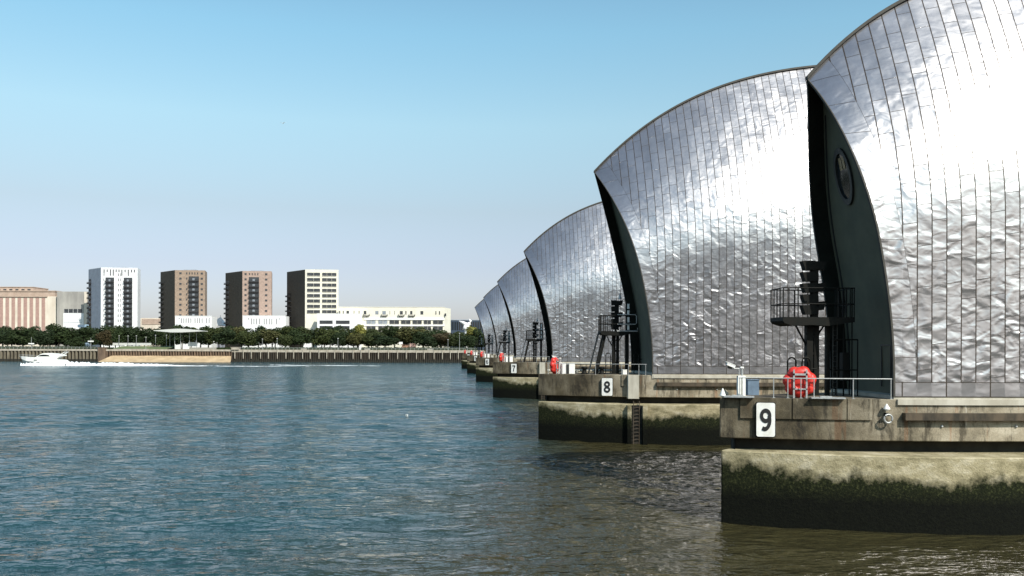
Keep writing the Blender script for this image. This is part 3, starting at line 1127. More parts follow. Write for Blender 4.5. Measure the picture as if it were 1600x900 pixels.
PIERS = {'8': 84.9, '7': 156.6, '6': 228.9, '5': 301.0, '4': 375.0}
loc9 = Vector((10.28, 46.7, 0))
small_labels = 'nearest and largest-looking barrier pier with steel shell and number board 9'
pier9 = make_pier(small, loc9, small_labels, '9', (2.05, 4.30, 5.96, 0.88))
lab = {'8': 'barrier pier with silver shell and white number board 8, second nearest in the row',
       '7': 'barrier pier with number board 7, between the pier numbered 8 and the pier numbered 6',
       '6': 'distant barrier pier with number board 6, just beyond the pier numbered 7',
       '5': 'distant barrier pier beyond the pier numbered 6, second farthest silver shell',
       '4': 'farthest and smallest-looking barrier pier, closest to the far bank'}
piers = {'8': make_pier(big, pier_loc(84.9), lab['8'], '8', (6.1, 4.27, 5.88, 0.98))}
for dg in '7654':
    c = copy_tree(piers['8'])
    c.location = pier_loc(PIERS[dg])
    c['label'] = lab[dg]
    piers[dg] = c
    for ch in [o for o in bpy.data.objects if o.parent == c and o.name.startswith('number_board')]:
        for gk in [o for o in bpy.data.objects if o.parent == ch]:
            bpy.data.objects.remove(gk)
        bpy.data.objects.remove(ch)
    number_board(big, c, dg, 3.6 if dg == '7' else 2.9, 4.3, 5.9, 0.98)


def put(o, dg, u, v, z=ZDECK, label=None, cat=None, group=None, rz=YAW):
    base = loc9 if dg == '9' else pier_loc(PIERS[dg])
    o.location = world_pt(base, u, v, z)
    o.rotation_euler = (0, 0, rz)
    if o.name.startswith('signal_tower'):
        o.scale = (1, 1, 1.12)
    tag(o, label, cat, group)
    return o


where = {'9': 'the nearest pier, numbered 9', '8': 'the pier numbered 8', '7': 'the pier numbered 7', '6': 'the pier numbered 6',
         '5': 'the second farthest pier', '4': 'the farthest pier'}

# signal towers
t9 = put(make_signal_tower('small'), '9', 5.3, -0.3, ZDECK, 'black signal tower with hooded lamps and railed platform on ' + where['9'], 'signal tower', 'black signal towers on the piers')
t8 = make_signal_tower('big')
for q, dg in enumerate('87654'):
    o = t8 if q == 0 else copy_tree(t8)
    put(o, dg, 7.3, -1.2, ZDECK, 'black signal tower with sloping ladder on the deck of ' + where[dg], 'signal tower', 'black signal towers on the piers')

# camera posts
cp = make_camera_post()
for q, dg in enumerate('987654'):
    o = cp if q == 0 else copy_tree(cp)
    put(o, dg, 1.25 if dg == '9' else 2.1, -1.4 if dg == '9' else -0.6, ZDECK, 'white post carrying a camera at the nose of ' + where[dg], 'camera post', 'white camera posts on the piers')

# red floats
fl = make_float()
for q, dg in enumerate('987654'):
    o = fl if q == 0 else copy_tree(fl)
    put(o, dg, 3.85 if dg == '9' else 1.55, -2.5 if dg == '9' else -1.1, ZDECK, 'bright red lobed float in a cradle on ' + where[dg], 'float', 'red floats on the piers',
        YAW - 0.25 if dg == '9' else YAW + math.radians(62))


def make_railing(D, u0, u1, posts, name='deck_railing', z=0.98, inner=0.14):
    root = empty('deck_railing', (0, 0, 0))
    hw = lambda u: halfwidth(D, u, D.b_up, D.W_up) - inner
    n = 14
    pts = [(u0 + (u1 - u0) * k / n, -hw(u0 + (u1 - u0) * k / n), z) for k in range(n + 1)]
    m = MB()
    m.tube(pts, 0.028, 6)
    m.build('top_rail', M['galv'], root)
    for u in posts:
        p = MB()
        p.tube([(u, -hw(u), 0), (u, -hw(u), z)], 0.026, 6)
        p.box(u - 0.07, u + 0.07, -hw(u) - 0.07, -hw(u) + 0.07, 0, 0.02)
        p.build('rail_post', M['galv'], root)
    return root


r9 = make_railing(small, 0.9, 7.95, [0.95, 2.5, 3.15, 3.75, 4.35, 6.15, 7.9])
put(r9, '9', 0, 0, ZDECK, 'thin grey handrail along the deck edge of ' + where['9'], 'railing', 'handrails on the pier decks')
r8 = make_railing(big, 0.8, 9.6, [0.9, 2.2, 5.1, 7.4, 8.0, 8.9, 9.5])
for q, dg in enumerate('87654'):
    o = r8 if q == 0 else copy_tree(r8)
    put(o, dg, 0, 0, ZDECK, 'thin grey handrail along the deck edge of ' + where[dg], 'railing', 'handrails on the pier decks')

# white cones and ring on pier 9, cone on 8
c0 = make_cone(0.42, 0.16).build('marker_cone', M['white'], smooth=False)
put(c0, '9', 0.25, -1.6, ZDECK, 'small white cone at the very nose of the nearest pier, leftmost there', 'cone')
c1 = make_cone(0.30, 0.19).build('marker_cone', simple('rusty_white', (0.42, 0.36, 0.26), 0.7))
put(c1, '9', 0.75, -0.4, ZDECK, 'dull brownish cone beside the camera post of the nearest pier', 'cone')
hw9 = halfwidth(small, 7.55, small.b_up, small.W_up)
c2 = make_cone(0.30, 0.16).build('marker_cone', M['white'])
put(c2, '9', 7.55, -(hw9 + 0.2), 5.66, 'white cone cap on the concrete face above the mooring ring', 'cone')
mr = empty('mooring_ring', (0, 0, 0))
m = MB()
ringp = [(0.2 * math.cos(a), 0, 0.2 * math.sin(a)) for a in [2 * math.pi * k / 16 for k in range(17)]]
m.tube(ringp, 0.045, 6, cap=False)
m.build('ring', M['galv'], mr)
m = MB()
m.box(-0.06, 0.06, -0.02, 0.35, 0.12, 0.26)
m.build('bracket', M['black'], mr)
put(mr, '9', 7.58, -(hw9 + 0.30), 5.27, 'steel mooring ring hanging on the concrete face below the white cone cap', 'mooring ring')

# flat steel plates overhanging the deck edge of pier 9, cabinets
for (u0, u1, lbl) in ((0.15, 1.6, 'thin grey steel plate overhanging the deck edge under the camera post'), (4.1, 5.7, 'thin grey steel plate overhanging the deck edge right of the red float')):
    um = (u0 + u1) / 2
    hw = halfwidth(small, um, small.b_up, small.W_up)
    sl = math.atan2(halfwidth(small, u1, small.b_up, small.W_up) - halfwidth(small, u0, small.b_up, small.W_up), u1 - u0)
    m = MB()
    m.box(-(u1 - u0) / 2, (u1 - u0) / 2, -0.42, 0.3, 0.0, 0.06)
    m.box(-0.35, 0.2, -0.2, 0.1, 0.06, 0.11)
    o = m.build('deck_plate', M['galv'])
    put(o, '9', um, -hw, ZDECK + 0.02, lbl, 'steel plate', None, YAW - sl)

cb = MB()
cb.box(-0.3, 0.3, -0.25, 0.25, 0.0, 0.78)
cb.box(-0.34, 0.34, -0.29, 0.29, 0.78, 0.82)
o = cb.build('equipment_cabinet', M['greybox'], bevel=0.01)
put(o, '9', 2.3, 0.1, ZDECK, 'blue-grey cabinet with dark lid between the camera post and the red float', 'cabinet')
for q, dg in enumerate('8765'):
    if q == 0:
        kb = MB()
        kb.box(-0.28, 0.28, -0.3, 0.3, 0, 1.0)
        kb.box(-0.95, -0.55, -0.2, 0.2, 0, 1.02)
        kb.box(-0.55, -0.28, -0.26, 0.26, 0, 0.9, 1)
        kb0 = kb.build('control_cabinet', [M['white'], M['frame']], bevel=0.01)
        o = kb0
    else:
        o = kb0.copy()
        COL.objects.link(o)
    put(o, dg, 3.2, -0.8, ZDECK, 'white cabinet with black middle panel behind the handrail of ' + where[dg], 'cabinet', 'white control cabinets on the pier decks')

m = MB()
m.box(-0.2, 0.2, -0.15, 0.15, 0.0, 0.42)
m.box(-0.23, 0.23, -0.17, 0.17, 0.42, 0.46)
o = m.build('junction_box', M['white'], bevel=0.01)
put(o, '8', 7.9, -3.0, ZDECK, 'small white box at the foot of the black tower on the pier numbered 8', 'box')
# bollards and pipework on the deck of the big piers
for q, (u, v) in enumerate(((4.3, -1.6), (5.9, -2.0))):
    m = MB()
    m.lathe([(0.34, 0), (0.3, 0.1), (0.2, 0.2), (0.18, 0.45), (0.3, 0.52), (0.32, 0.62), (0.2, 0.7), (0.02, 0.72)], n=14)
    o = m.build('bollard', M['black'], smooth=True)
    put(o, '8', u, v, ZDECK, ('black mooring bollard left of the number 8 board, near the white cabinet', 'black mooring bollard right above the number 8 board')[q], 'bollard', 'mooring bollards on the pier numbered 8')
m = MB()
for v in (-0.2, 0.5, 1.2):
    m.tube([(1.2, v, 0.25), (8.8, v, 0.25)], 0.12, 8)
for u in (2.0, 4.0, 6.0, 8.0):
    m.box(u - 0.1, u + 0.1, -0.4, 1.4, 0.02, 0.3)
o = m.build('deck_pipework', M['pale'])
put(o, '8', 0, 1.4, ZDECK, 'pale pipes lying on supports across the deck of the pier numbered 8', 'pipework')


# ------------------------------------------------------------------ far bank: quay, beach, promenade
M['quay_top'] = simple('weathered_coping', (0.42, 0.38, 0.31), 0.9, c2=(0.28, 0.24, 0.19), scale=0.6)
M['quay_brown'] = simple('rusty_sheet_piles', (0.17, 0.115, 0.075), 0.85, c2=(0.09, 0.06, 0.04), scale=0.5, stretch=(1, 1, 0.3))
M['quay_grey'] = simple('tidal_sheet_piles', (0.20, 0.17, 0.12), 0.85, c2=(0.10, 0.085, 0.06), scale=0.5, stretch=(1, 1, 0.3))
M['quay_dark'] = simple('dark_planking', (0.055, 0.043, 0.03), 0.85, c2=(0.015, 0.013, 0.009), scale=0.7, stretch=(1, 1, 0.15))
M['sand'] = simple('foreshore_sand', (0.50, 0.37, 0.22), 0.95, c2=(0.36, 0.26, 0.15), scale=0.25)
M['cream'] = simple('cream_render', (0.74, 0.71, 0.60), 0.8, c2=(0.66, 0.62, 0.52), scale=0.15)
M['wwall'] = simple('white_render', (0.80, 0.80, 0.79), 0.8, c2=(0.74, 0.74, 0.74), scale=0.15)
M['brick'] = simple('brown_brick', (0.34, 0.255, 0.19), 0.9, c2=(0.25, 0.185, 0.14), scale=0.8)
M['pinkbrick'] = simple('pinkish_brick', (0.40, 0.295, 0.24), 0.9, c2=(0.31, 0.225, 0.185), scale=0.8)
M['shadebrick'] = simple('shaded_side_brick', (0.055, 0.048, 0.036), 0.9, c2=(0.04, 0.035, 0.027), scale=0.8)  # brick darkened in colour to paint the shade of the tower sides
M['bluegrey'] = simple('grey_render_and_shade', (0.30, 0.34, 0.40), 0.85, c2=(0.25, 0.28, 0.33), scale=0.3)  # grey fittings, and painted shade on the white tower's side
M['oldcon'] = simple('stained_old_concrete', (0.42, 0.40, 0.36), 0.9, c2=(0.27, 0.255, 0.235), scale=0.12, stretch=(1, 1, 0.35))
M['redpanel'] = simple('faded_red_brick_infill', (0.42, 0.27, 0.225), 0.9, c2=(0.33, 0.21, 0.18), scale=0.7)
M['millwall'] = simple('stained_cream_concrete', (0.70, 0.63, 0.53), 0.9, c2=(0.58, 0.50, 0.41), scale=0.2, stretch=(1, 1, 0.4))
M['millroof'] = simple('terracotta_upper_storey', (0.46, 0.35, 0.28), 0.9, c2=(0.36, 0.27, 0.21), scale=0.3)
M['win'] = simple('window_glass', (0.035, 0.04, 0.045), 0.15, c2=(0.06, 0.065, 0.07), scale=0.3)
M['winlight'] = simple('window_glass_pale', (0.30, 0.33, 0.36), 0.25, c2=(0.18, 0.20, 0.23), scale=0.3)
M['balc'] = simple('black_balcony', (0.03, 0.03, 0.032), 0.6)
M['canopy'] = simple('canopy_metal', (0.62, 0.62, 0.58), 0.5)
M['navy'] = simple('dark_blue_cladding', (0.045, 0.065, 0.10), 0.5, c2=(0.03, 0.045, 0.07), scale=0.3, stretch=(6, 6, 0.2))
M['paleblue'] = simple('pale_blue_cladding', (0.30, 0.42, 0.54), 0.6)
M['grass'] = simple('lawn', (0.14, 0.17, 0.07), 0.95, c2=(0.09, 0.12, 0.045), scale=0.3)
M['path'] = simple('pale_path', (0.34, 0.32, 0.27), 0.9)
M['foam'] = simple('white_foam', (0.85, 0.87, 0.88), 0.9, c2=(0.75, 0.78, 0.80), scale=1.0)


def qx(px, d=QY):
    return (px - 800) * d / F_PX


def zf(py, px, d):
    return P(px, py, d).z


# promenade behind the coping
m = MB()
m.add([(-1500, QY, QZ + 0.02), (1500, QY, QZ + 0.02), (1500, QY + 5, QZ + 0.02), (-1500, QY + 5, QZ + 0.02)], [(0, 1, 2, 3)])
tag(m.build('promenade', M['path']), kind='structure')


def sheet_piles(x0, x1, pitch, depth, z0, z1, y=QY):
    m = MB()
    n = int((x1 - x0) / pitch)
    pts = []
    for k in range(n + 1):
        x = x0 + k * pitch
        pts += [(x, 0), (x + pitch * 0.35, 0), (x + pitch * 0.5, depth), (x + pitch * 0.85, depth)]
    pts = [(min(a, x1), b) for a, b in pts] + [(x1, 0)]
    vs, fs = [], []
    for (x, dd) in pts:
        vs += [(x, y + dd, z0), (x, y + dd, z1)]
    fs = [(2 * i, 2 * i + 2, 2 * i + 3, 2 * i + 1) for i in range(len(pts) - 1)]
    m.add(vs, fs)
    return m


def quay(x0, x1, piles, coping, label, zc=QZ, posts=None, pitch=2.1, depth=0.9, zsplit=None):
    root = empty('quay_wall', ((x0 + x1) / 2, QY, 0))
    off = -(x0 + x1) / 2
    L = x1 - x0
    me = sheet_piles(-L / 2, L / 2, pitch, depth, -2, zc - 1.0, 0.0)
    me.build('piling', piles, root)
    tl = sheet_piles(-L / 2, L / 2, pitch, depth, -1.9, 1.0 if L < 100 else 1.5, -0.06)
    tl.build('tide_mark', M['neck'], root)
    bk = MB()
    bk.box(-L / 2, L / 2, depth, depth + 1.5, -2, zc - 0.02)
    bk.build('backing_wall', piles, root)
    c = MB()
    ct = 1.0 if posts is None else 1.45
    c.box(-L / 2, L / 2, -0.18, depth + 0.3, zc - ct, zc + 0.05)
    c.build('coping', coping, root)
    if posts:
        x = x0 + 2.0
        pm = MB()
        pm.box(-0.2, 0.2, -0.62, -0.2, zc - 5.3, zc + 0.1)
        pmesh = pm.mesh('post', M['quay_top'])
        k = 0
        while x < x1 and k < 99:
            link('post', pmesh, root, (x + off, 0, 0))
            x += posts * (0.85 + 0.3 * rnd.random())
            k += 1
    tag(root, label, 'quay wall', 'river walls of the far bank')
    return root


quay(-700, qx(158), M['quay_grey'], M['quay_top'], 'ribbed grey-brown pile wall behind the white boat, left of the beach', pitch=2.1)
quay(qx(158), qx(362), M['quay_brown'], M['quay_top'], 'rust-brown ribbed pile wall standing over the sandy beach', pitch=1.55, depth=0.7)
quay(qx(362), 560, M['quay_dark'], M['quay_top'], 'dark planked quay wall with pale posts, right of the beach', posts=5.2, pitch=1.1, depth=0.35)
# beach
m = MB()
xa, xb = qx(158, 518), qx(363, 518)
seg = 30
vs = []
for k in range(seg + 1):
    t = k / seg
    x = xa + (xb - xa) * t
    xt = qx(174) + (qx(361) - qx(174)) * t
    wob = 0.5 * math.sin(t * 17) + 0.3 * math.sin(t * 41)
    vs += [(x, 513 + wob, -0.3), (x, 515.5 + wob, 0.35), (xt, QY + 0.3, 3.55 + 0.1 * math.sin(t * 23))]
fs = []
for k in range(seg):
    a = 3 * k
    fs += [(a, a + 3, a + 4, a + 1), (a + 1, a + 4, a + 5, a + 2)]
m.add(vs, fs)
tag(m.build('beach', M['sand'], smooth=True), kind='structure')
for (xx, lbl) in ((qx(160), 'brown stone pier head at the left end of the beach'), (qx(368), 'pale block on the quay at the right end of the beach')):
    m = MB()
    m.box(-2.2, 2.2, -0.9, 2.0, -1 if xx < -200 else QZ, QZ + (0.9 if xx < -200 else 1.2))
    m.box(-2.5, 2.5, -1.1, 2.3, QZ + (0.9 if xx < -200 else 1.2), QZ + (1.2 if xx < -200 else 1.5))
    o = m.build('stone_block', M['quay_brown'] if xx < -200 - 20 else M['quay_top'])
    o.location = (xx, QY - 0.2, 0)
    tag(o, lbl, 'stone block')

# promenade railings: one per stretch
for (a, b_, lbl) in ((-20, 150, 'low promenade railing above the ribbed wall left of the beach'), (366, 745, 'long low promenade railing above the planked quay wall')):
    root = empty('promenade_railing', (qx(a), QY + 1.0, QZ))
    L = qx(b_) - qx(a)
    m = MB()
    m.box(0, L, -0.05, 0.05, 1.15, 1.27)
    m.box(0, L, -0.03, 0.03, 0.6, 0.65)
    m.build('rail', M['galv'], root)
    pm = MB()
    pm.box(-0.06, 0.06, -0.06, 0.06, 0, 1.2)
    pme = pm.mesh('rail_post', M['galv'])
    n = min(99, int(L / 2.2))
    for k in range(n):
        link('rail_post', pme, root, (L * (k + 0.5) / n, 0, 0))
    tag(root, lbl, 'railing', 'promenade railings')

# ------------------------------------------------------------------ trees
def leaf_cloud(rx, rz, n, size, seed, cz, lobes=9, low=0.0):
    r = np.random.RandomState(seed)
    cs = []
    for k in range(lobes):
        a = r.rand() * 6.28
        q = r.rand() ** 0.5 * 0.62
        cs.append((rx * q * math.cos(a), rx * q * math.sin(a), cz + rz * (r.rand() * 1.35 - 0.75), (0.38 + 0.22 * r.rand())))
    vs, fs = [], []
    for k in range(n):
        c = cs[r.randint(lobes)]
        d = r.randn(3)
        d /= np.linalg.norm(d)
        rad = c[3] * (0.72 + 0.36 * r.rand())
        p = np.array([c[0] + d[0] * rad * rx, c[1] + d[1] * rad * rx, c[2] + d[2] * rad * rz])
        if p[2] < low:
            continue
        nn = d * 0.6 + r.randn(3) * 0.6
        nn /= np.linalg.norm(nn)
        u = np.cross(nn, [0.3, 0.2, 1.0])
        u /= np.linalg.norm(u)
        w = np.cross(nn, u)
        s = size * (0.6 + 0.8 * r.rand())
        o = len(vs)
        vs += [tuple(p - u * s), tuple(p - w * s * 0.6), tuple(p + u * s), tuple(p + w * s * 0.6)]
        fs.append((o, o + 1, o + 2, o + 3))
    return vs, fs


LEAF = [leaf_mat('dark_leaves', (0.014, 0.024, 0.010), (0.028, 0.044, 0.017)),
        leaf_mat('mid_leaves', (0.024, 0.034, 0.013), (0.050, 0.064, 0.023)),
        leaf_mat('olive_leaves', (0.040, 0.045, 0.018), (0.085, 0.085, 0.033)),
        leaf_mat('yellow_leaves', (0.11, 0.12, 0.03), (0.22, 0.21, 0.06)),
        leaf_mat('russet_leaves', (0.030, 0.026, 0.014), (0.055, 0.042, 0.02))]
M['bark'] = simple('bark', (0.10, 0.085, 0.065), 0.95)
PROTO = []
for mi in range(5):
    for sd in range(3 if mi < 3 else 1):
        rx, rz, cz = 5.2 + 0.5 * sd, 4.6 + 0.5 * (sd % 2), 8.2
        vs, fs = leaf_cloud(rx, rz, 3600, 0.42, 10 * mi + sd, cz, 11 + sd, 2.2)
        m = MB()
        m.add(vs, fs)
        crown = m.mesh('crown', LEAF[mi])
        t = MB()
        t.tube([(0, 0, 0), (0.1, 0, 2.5), (0.15, 0.1, 5.5), (0.1, 0, 9.5)], [0.38, 0.28, 0.2, 0.06], 7)
        r = random.Random(sd + mi)
        for k in range(6):
            a = r.random() * 6.28
            z0 = 2.6 + r.random() * 3
            t.tube([(0.1, 0, z0), (1.3 * math.cos(a), 1.3 * math.sin(a), z0 + 1.5), (2.9 * math.cos(a), 2.9 * math.sin(a), z0 + 2.6)], [0.14, 0.09, 0.04], 5)
        trunk = t.mesh('trunk', M['bark'])
        PROTO.append((crown, trunk, mi))

kindname = ['dark green', 'green', 'olive green', 'yellow-green', 'russet brown']


def landmark(px):
    marks = [(20, 'in front of the cream mill at the left edge'), (70, 'below the right end of the cream mill'), (112, 'in front of the old grey concrete building'),
             (155, 'at the left corner of the white tower'), (195, 'below the middle of the white tower'), (232, 'between the white tower and the left brown tower'), (283, 'behind the flat park canopy'),
             (335, 'in front of the white tent roof'), (385, 'below the right-hand brown tower'), (432, 'between the right-hand brown tower and the cream-gridded tower'),
             (485, 'below the cream-gridded tower'), (545, 'below the left end of the long cream block'), (600, 'below the middle of the long cream block'), (665, 'below the right end of the long cream block'),
             (725, 'in front of the dark blue building')]
    return min(marks, key=lambda t: abs(t[0] - px))[1]


seen_labels = {}


def ordinal(k):
    return ['first', 'second', 'third', 'fourth', 'fifth', 'sixth', 'seventh', 'eighth', 'ninth', 'tenth'][k]


TREES = []
TREE_ROOTS = []


def tree(px, top, d, wpx, ki):
    TREES.append((px, top, d, wpx, ki))


# back row
x = -22.0
while x < 762:
    top = 508 + rnd.uniform(-3.0, 5)
    if 215 < x < 250:
        top = 510 + rnd.uniform(-1, 2)
    if 60 < x < 80:
        top = 515
    if x > 695:
        top = 516 + rnd.uniform(-1, 3)
    ki = rnd.choice([0, 0, 0, 1]) if x < 340 else rnd.choice([0, 1, 1, 2, 0])
    tree(x, top, rnd.uniform(562, 578), rnd.uniform(30, 38), ki)
    x += rnd.uniform(12, 17)
# named bigger ones and the front row
for (px, top, d, w, ki) in ((92, 502.5, 556, 40, 0), (36, 509, 552, 44, 0), (12, 514, 548, 34, 0), (68, 514, 545, 36, 0), (117, 525, 541, 28, 0), (162, 515, 548, 26, 4), (180, 511, 560, 32, 0),
                            (352, 513, 546, 38, 0), (388, 514, 545, 36, 1), (425, 512, 547, 40, 2), (446, 520, 543, 26, 1), (470, 514, 548, 40, 0), (507, 509, 553, 36, 1), (560, 505, 556, 34, 3), (552, 518, 545, 32, 2), (530, 517, 547, 34, 0), (580, 516, 548, 38, 1),
                            (602, 521, 543, 40, 0), (634, 509, 552, 46, 2), (662, 515, 548, 42, 0), (690, 519, 544, 44, 4), (676, 523, 541, 30, 0), (712, 521, 545, 34, 1), (728, 523, 542, 34, 0), (738, 508, 552, 30, 3), (752, 512, 548, 30, 0)):
    tree(px, top, d, w, ki)
TREES.sort(key=lambda t: t[0])
for (px, top, d, wpx, ki) in TREES:
    cands = [p for p in PROTO if p[2] == ki]
    crown, trunk, _ = rnd.choice(cands)
    base = P(px, 544, d)
    H = zf(top, px, d) - QZ
    names = {0: 'dark_tree', 1: 'green_tree', 2: 'olive_tree', 3: 'yellow_tree', 4: 'russet_tree'}
    root = empty(names[ki], (base.x, d, QZ - 0.1), rnd.random() * 6.28)
    s = H / 13.3
    sx = wpx * d / F_PX / 11.2
    root.scale = (sx, sx, s)
    link('crown', crown, root)
    link('trunk', trunk, root)
    size = 'tall' if H > 13.6 else ('low' if H < 10 else 'bushy')
    row = 'front-row' if d < 558 else 'back-row'
    root['ki'] = ki
    root['h'] = H
    root['px'] = px
    TREE_ROOTS.append((px, d, root, ki, size))
ORD = ['first', 'second', 'third', 'fourth', 'fifth', 'sixth', 'seventh', 'eighth', 'ninth', 'tenth']
groups_ = {}
for (px, d, root, ki, size) in TREE_ROOTS:
    row = 'front' if d < 558 else 'back'
    groups_.setdefault((kindname[ki], row, landmark(px)), []).append(root)
    for k_ in ('ki', 'h', 'px'):
        del root[k_]
for (kn, row, lm), lst in groups_.items():
    for k, o in enumerate(lst):
        pre = '' if len(lst) == 1 else ('leftmost ' if k == 0 else ('rightmost ' if k == len(lst) - 1 else ORD[k] + '-from-left '))
        tag(o, '%s%s %s-row tree %s' % (pre, kn, row, lm), 'tree', 'trees in the park on the far bank')

# hedges on the promenade
HEDGES = [(-10, 150, 541.0, 'long low dark hedge above the ribbed wall behind the white boat'), (164, 176, 542.5, 'short dark hedge stub left of the lawn, above the beach'),
          (338, 374, 543.0, 'low dark hedge right of the park canopy, above the beach'),
          (378, 560, 542.5, 'long low dark hedge above the left part of the planked quay'), (564, 745, 542.5, 'long low dark hedge above the right part of the planked quay')]
for (a, b_, top, lbl) in HEDGES:
    d = QY + 6
    xa, xb = qx(a, d), qx(b_, d)
    h = zf(top, (a + b_) / 2, d) - QZ
    r = np.random.RandomState(int(a + 50))
    n = int((xb - xa) * 26)
    vs, fs = [], []
    for k in range(n):
        p = np.array([xa + (xb - xa) * r.rand(), d + r.rand() * 1.6, QZ + h * r.rand() ** 0.7])
        nn = r.randn(3)
        nn /= np.linalg.norm(nn)
        u = np.cross(nn, [0.3, 0.2, 1.0])
        u /= np.linalg.norm(u)
        w = np.cross(nn, u)
        s = 0.26 * (0.6 + 0.8 * r.rand())
        o = len(vs)
        vs += [tuple(p - u * s), tuple(p - w * s), tuple(p + u * s), tuple(p + w * s)]
        fs.append((o, o + 1, o + 2, o + 3))
    m = MB()
    m.add(vs, fs)
    m.box(xa, xb, d + 0.3, d + 1.4, QZ, QZ + h * 0.8)
    o = m.build('hedge', LEAF[0])
    tag(o, lbl, 'hedge', 'hedges along the far promenade')

# lawn and pale ramps behind the beach
m = MB()
xa, xb = qx(176, 536), qx(262, 536)
m.add([(xa, 533, QZ + 0.05), (xb, 533, QZ + 0.05), (xb, 549, QZ + 1.9), (xa, 549, QZ + 1.9)], [(0, 1, 2, 3)])
tag(m.build('lawn', M['grass']), kind='structure')


def slab_wall(px0, px1, py0, py1, d, th, mat, name, label, cat):
    a, b_ = P(px0, py0, d), P(px1, py1, d)
    m = MB()
    m.box(a.x, b_.x, d, d + th, min(a.z, b_.z), max(a.z, b_.z))
    m.box(a.x - 0.05, b_.x + 0.05, d - 0.06, d + th + 0.06, max(a.z, b_.z), max(a.z, b_.z) + 0.12)
    o = m.build(name, mat)
    tag(o, label, cat)
    return o


slab_wall(177, 232, 545.2, 547.2, 531, 0.5, M['path'], 'garden_wall', 'low pale wall below the lawn, above the left part of the beach', 'wall')
slab_wall(176, 236, 536.0, 539.5, 551, 0.5, M['canopy'], 'garden_wall', 'long pale wall behind the lawn, under the trees below the white tower', 'wall')
slab_wall(296, 338, 543.2, 546.6, 531, 0.6, M['path'], 'garden_wall', 'curving pale wall at the right side of the park canopy', 'wall')
slab_wall(294, 306, 535.0, 541.0, 548, 2.5, M['wwall'], 'park_kiosk', 'small white kiosk under the right end of the park canopy', 'kiosk')
slab_wall(474, 486, 536.5, 544, 546, 2.5, M['wwall'], 'park_kiosk', 'small white kiosk under the trees below the cream-gridded tower', 'kiosk')
slab_wall(640.5, 650, 537, 544.5, 545, 0.5, simple('pink_panel', (0.68, 0.42, 0.36), 0.7), 'display_board', 'pale pink board under the trees below the long cream block', 'board')
slab_wall(623, 629, 534.5, 538, 546, 0.5, M['wwall'], 'display_board', 'small white board left of the pink board under the trees', 'board')
slab_wall(628, 640, 538.5, 544.5, 549, 0.5, simple('orange_brown_panel', (0.40, 0.22, 0.15), 0.8), 'display_board', 'dull orange-brown board just left of the pink board', 'board')
for (px, lbl) in ((475, 'pale planter box on the quay below the cream-gridded tower'), (574, 'pale planter box on the quay below the left half of the long cream block'),
                  (672, 'pale planter box on the quay below the right half of the long cream block')):
    a = P(px - 4, 543.6, QY + 3)
    m = MB()
    m.box(-1.6, 1.6, -0.6, 0.6, 0, 0.75)
    m.box(-1.72, 1.72, -0.72, 0.72, 0.75, 0.95)
    o = m.build('planter', M['path'])
    o.location = (qx(px, QY + 3), QY + 3, QZ)
    tag(o, lbl, 'planter', 'planters on the far quay')

# park canopy (wing roof on thin columns)
d = 540
root = empty('park_canopy', (qx(283, d), d, QZ))
a, b_ = P(245, 517, d), P(320, 517, d)
W_ = (b_.x - a.x) / 2
zc = P(283, 517, d).z - QZ
m = MB()
prof = [(-W_, zc - 0.1), (-W_ * 0.3, zc - 1.0), (0.1 * W_, zc - 1.0), (W_, zc - 0.3), (W_, zc), (W_ * 0.2, zc + 1.2), (-W_ * 0.1, zc + 1.2), (-W_, zc + 0.2)]
m.prism_y(prof, -5, 5)
m.build('roof', M['canopy'], root)
for px in (273, 282, 307, 262, 296):
    c = MB()
    c.tube([(0, 0, 0), (0, 0, zc - 0.5)], 0.13, 6)
    o = c.build('column', M['galv'], root)
    o.location = (qx(px, d) - qx(283, d), 0 if px != 262 else 3.5, 0)
tag(root, 'flat pale wing-shaped park canopy on thin columns between the white and left brown towers', 'canopy')

# lamps and sign posts
def lamp_post(px, top, lbl, name='street_lamp', head='lamp', d=QY + 2.5):
    root = empty(name, (qx(px, d), d, QZ))
    h = zf(top, px, d) - QZ
    m = MB()
    m.tube([(0, 0, 0), (0, 0, h)], [0.13, 0.08], 6)
    m.build('post', M['galv'], root)
    m = MB()
    if head == 'lamp':
        m.lathe([(0.1, -0.1), (0.42, 0.0), (0.45, 0.12), (0.1, 0.25)], (0, 0, h), 8)
        m.build('lamp_head', M['white'], root)
    else:
        m.box(-1.7, 1.7, -0.08, 0.08, -head - 0.7, -head)
        o = m.build('sign_panel', M['white'], root)
        o.location = (0, -0.15, h)
    tag(root, lbl, 'street lamp' if head == 'lamp' else 'sign post', 'lamp posts along the far promenade' if head == 'lamp' else None)
    return root


lamp_post(49, 527, 'post with a white crossbar sign above the boat, left of the old grey building', 'sign_post', 3.4)
o = lamp_post(142, 528, 'post with a wide white board at the corner of the white tower', 'sign_post', 1.6)
for (px, top, lbl) in ((228, 527, 'lamp post on the lawn between the white tower and the park canopy'), (334, 534, 'short lamp post right of the park canopy'), (410, 530, 'lamp post below the right side of the right-hand brown tower'),
                       (433, 529, 'lamp post below the gap left of the cream-gridded tower'), (528, 529, 'lamp post below the right edge of the cream-gridded tower'), (700, 531, 'lamp post below the right end of the long cream block'),
                       (718, 521, 'tall lamp post in front of the white horned sculpture')):
    lamp_post(px, top, lbl)
for px in (186, 200, 213, 243, 260):
    root = lamp_post(px, 525 if px < 220 else 524, {186: 'grey park mast leftmost behind the lawn', 200: 'grey park mast second from the left behind the lawn', 213: 'grey park mast third from the left behind the lawn',
                     243: 'grey park mast just left of the canopy edge', 260: 'grey park mast under the left wing of the canopy'}[px], 'park_mast', d=550)

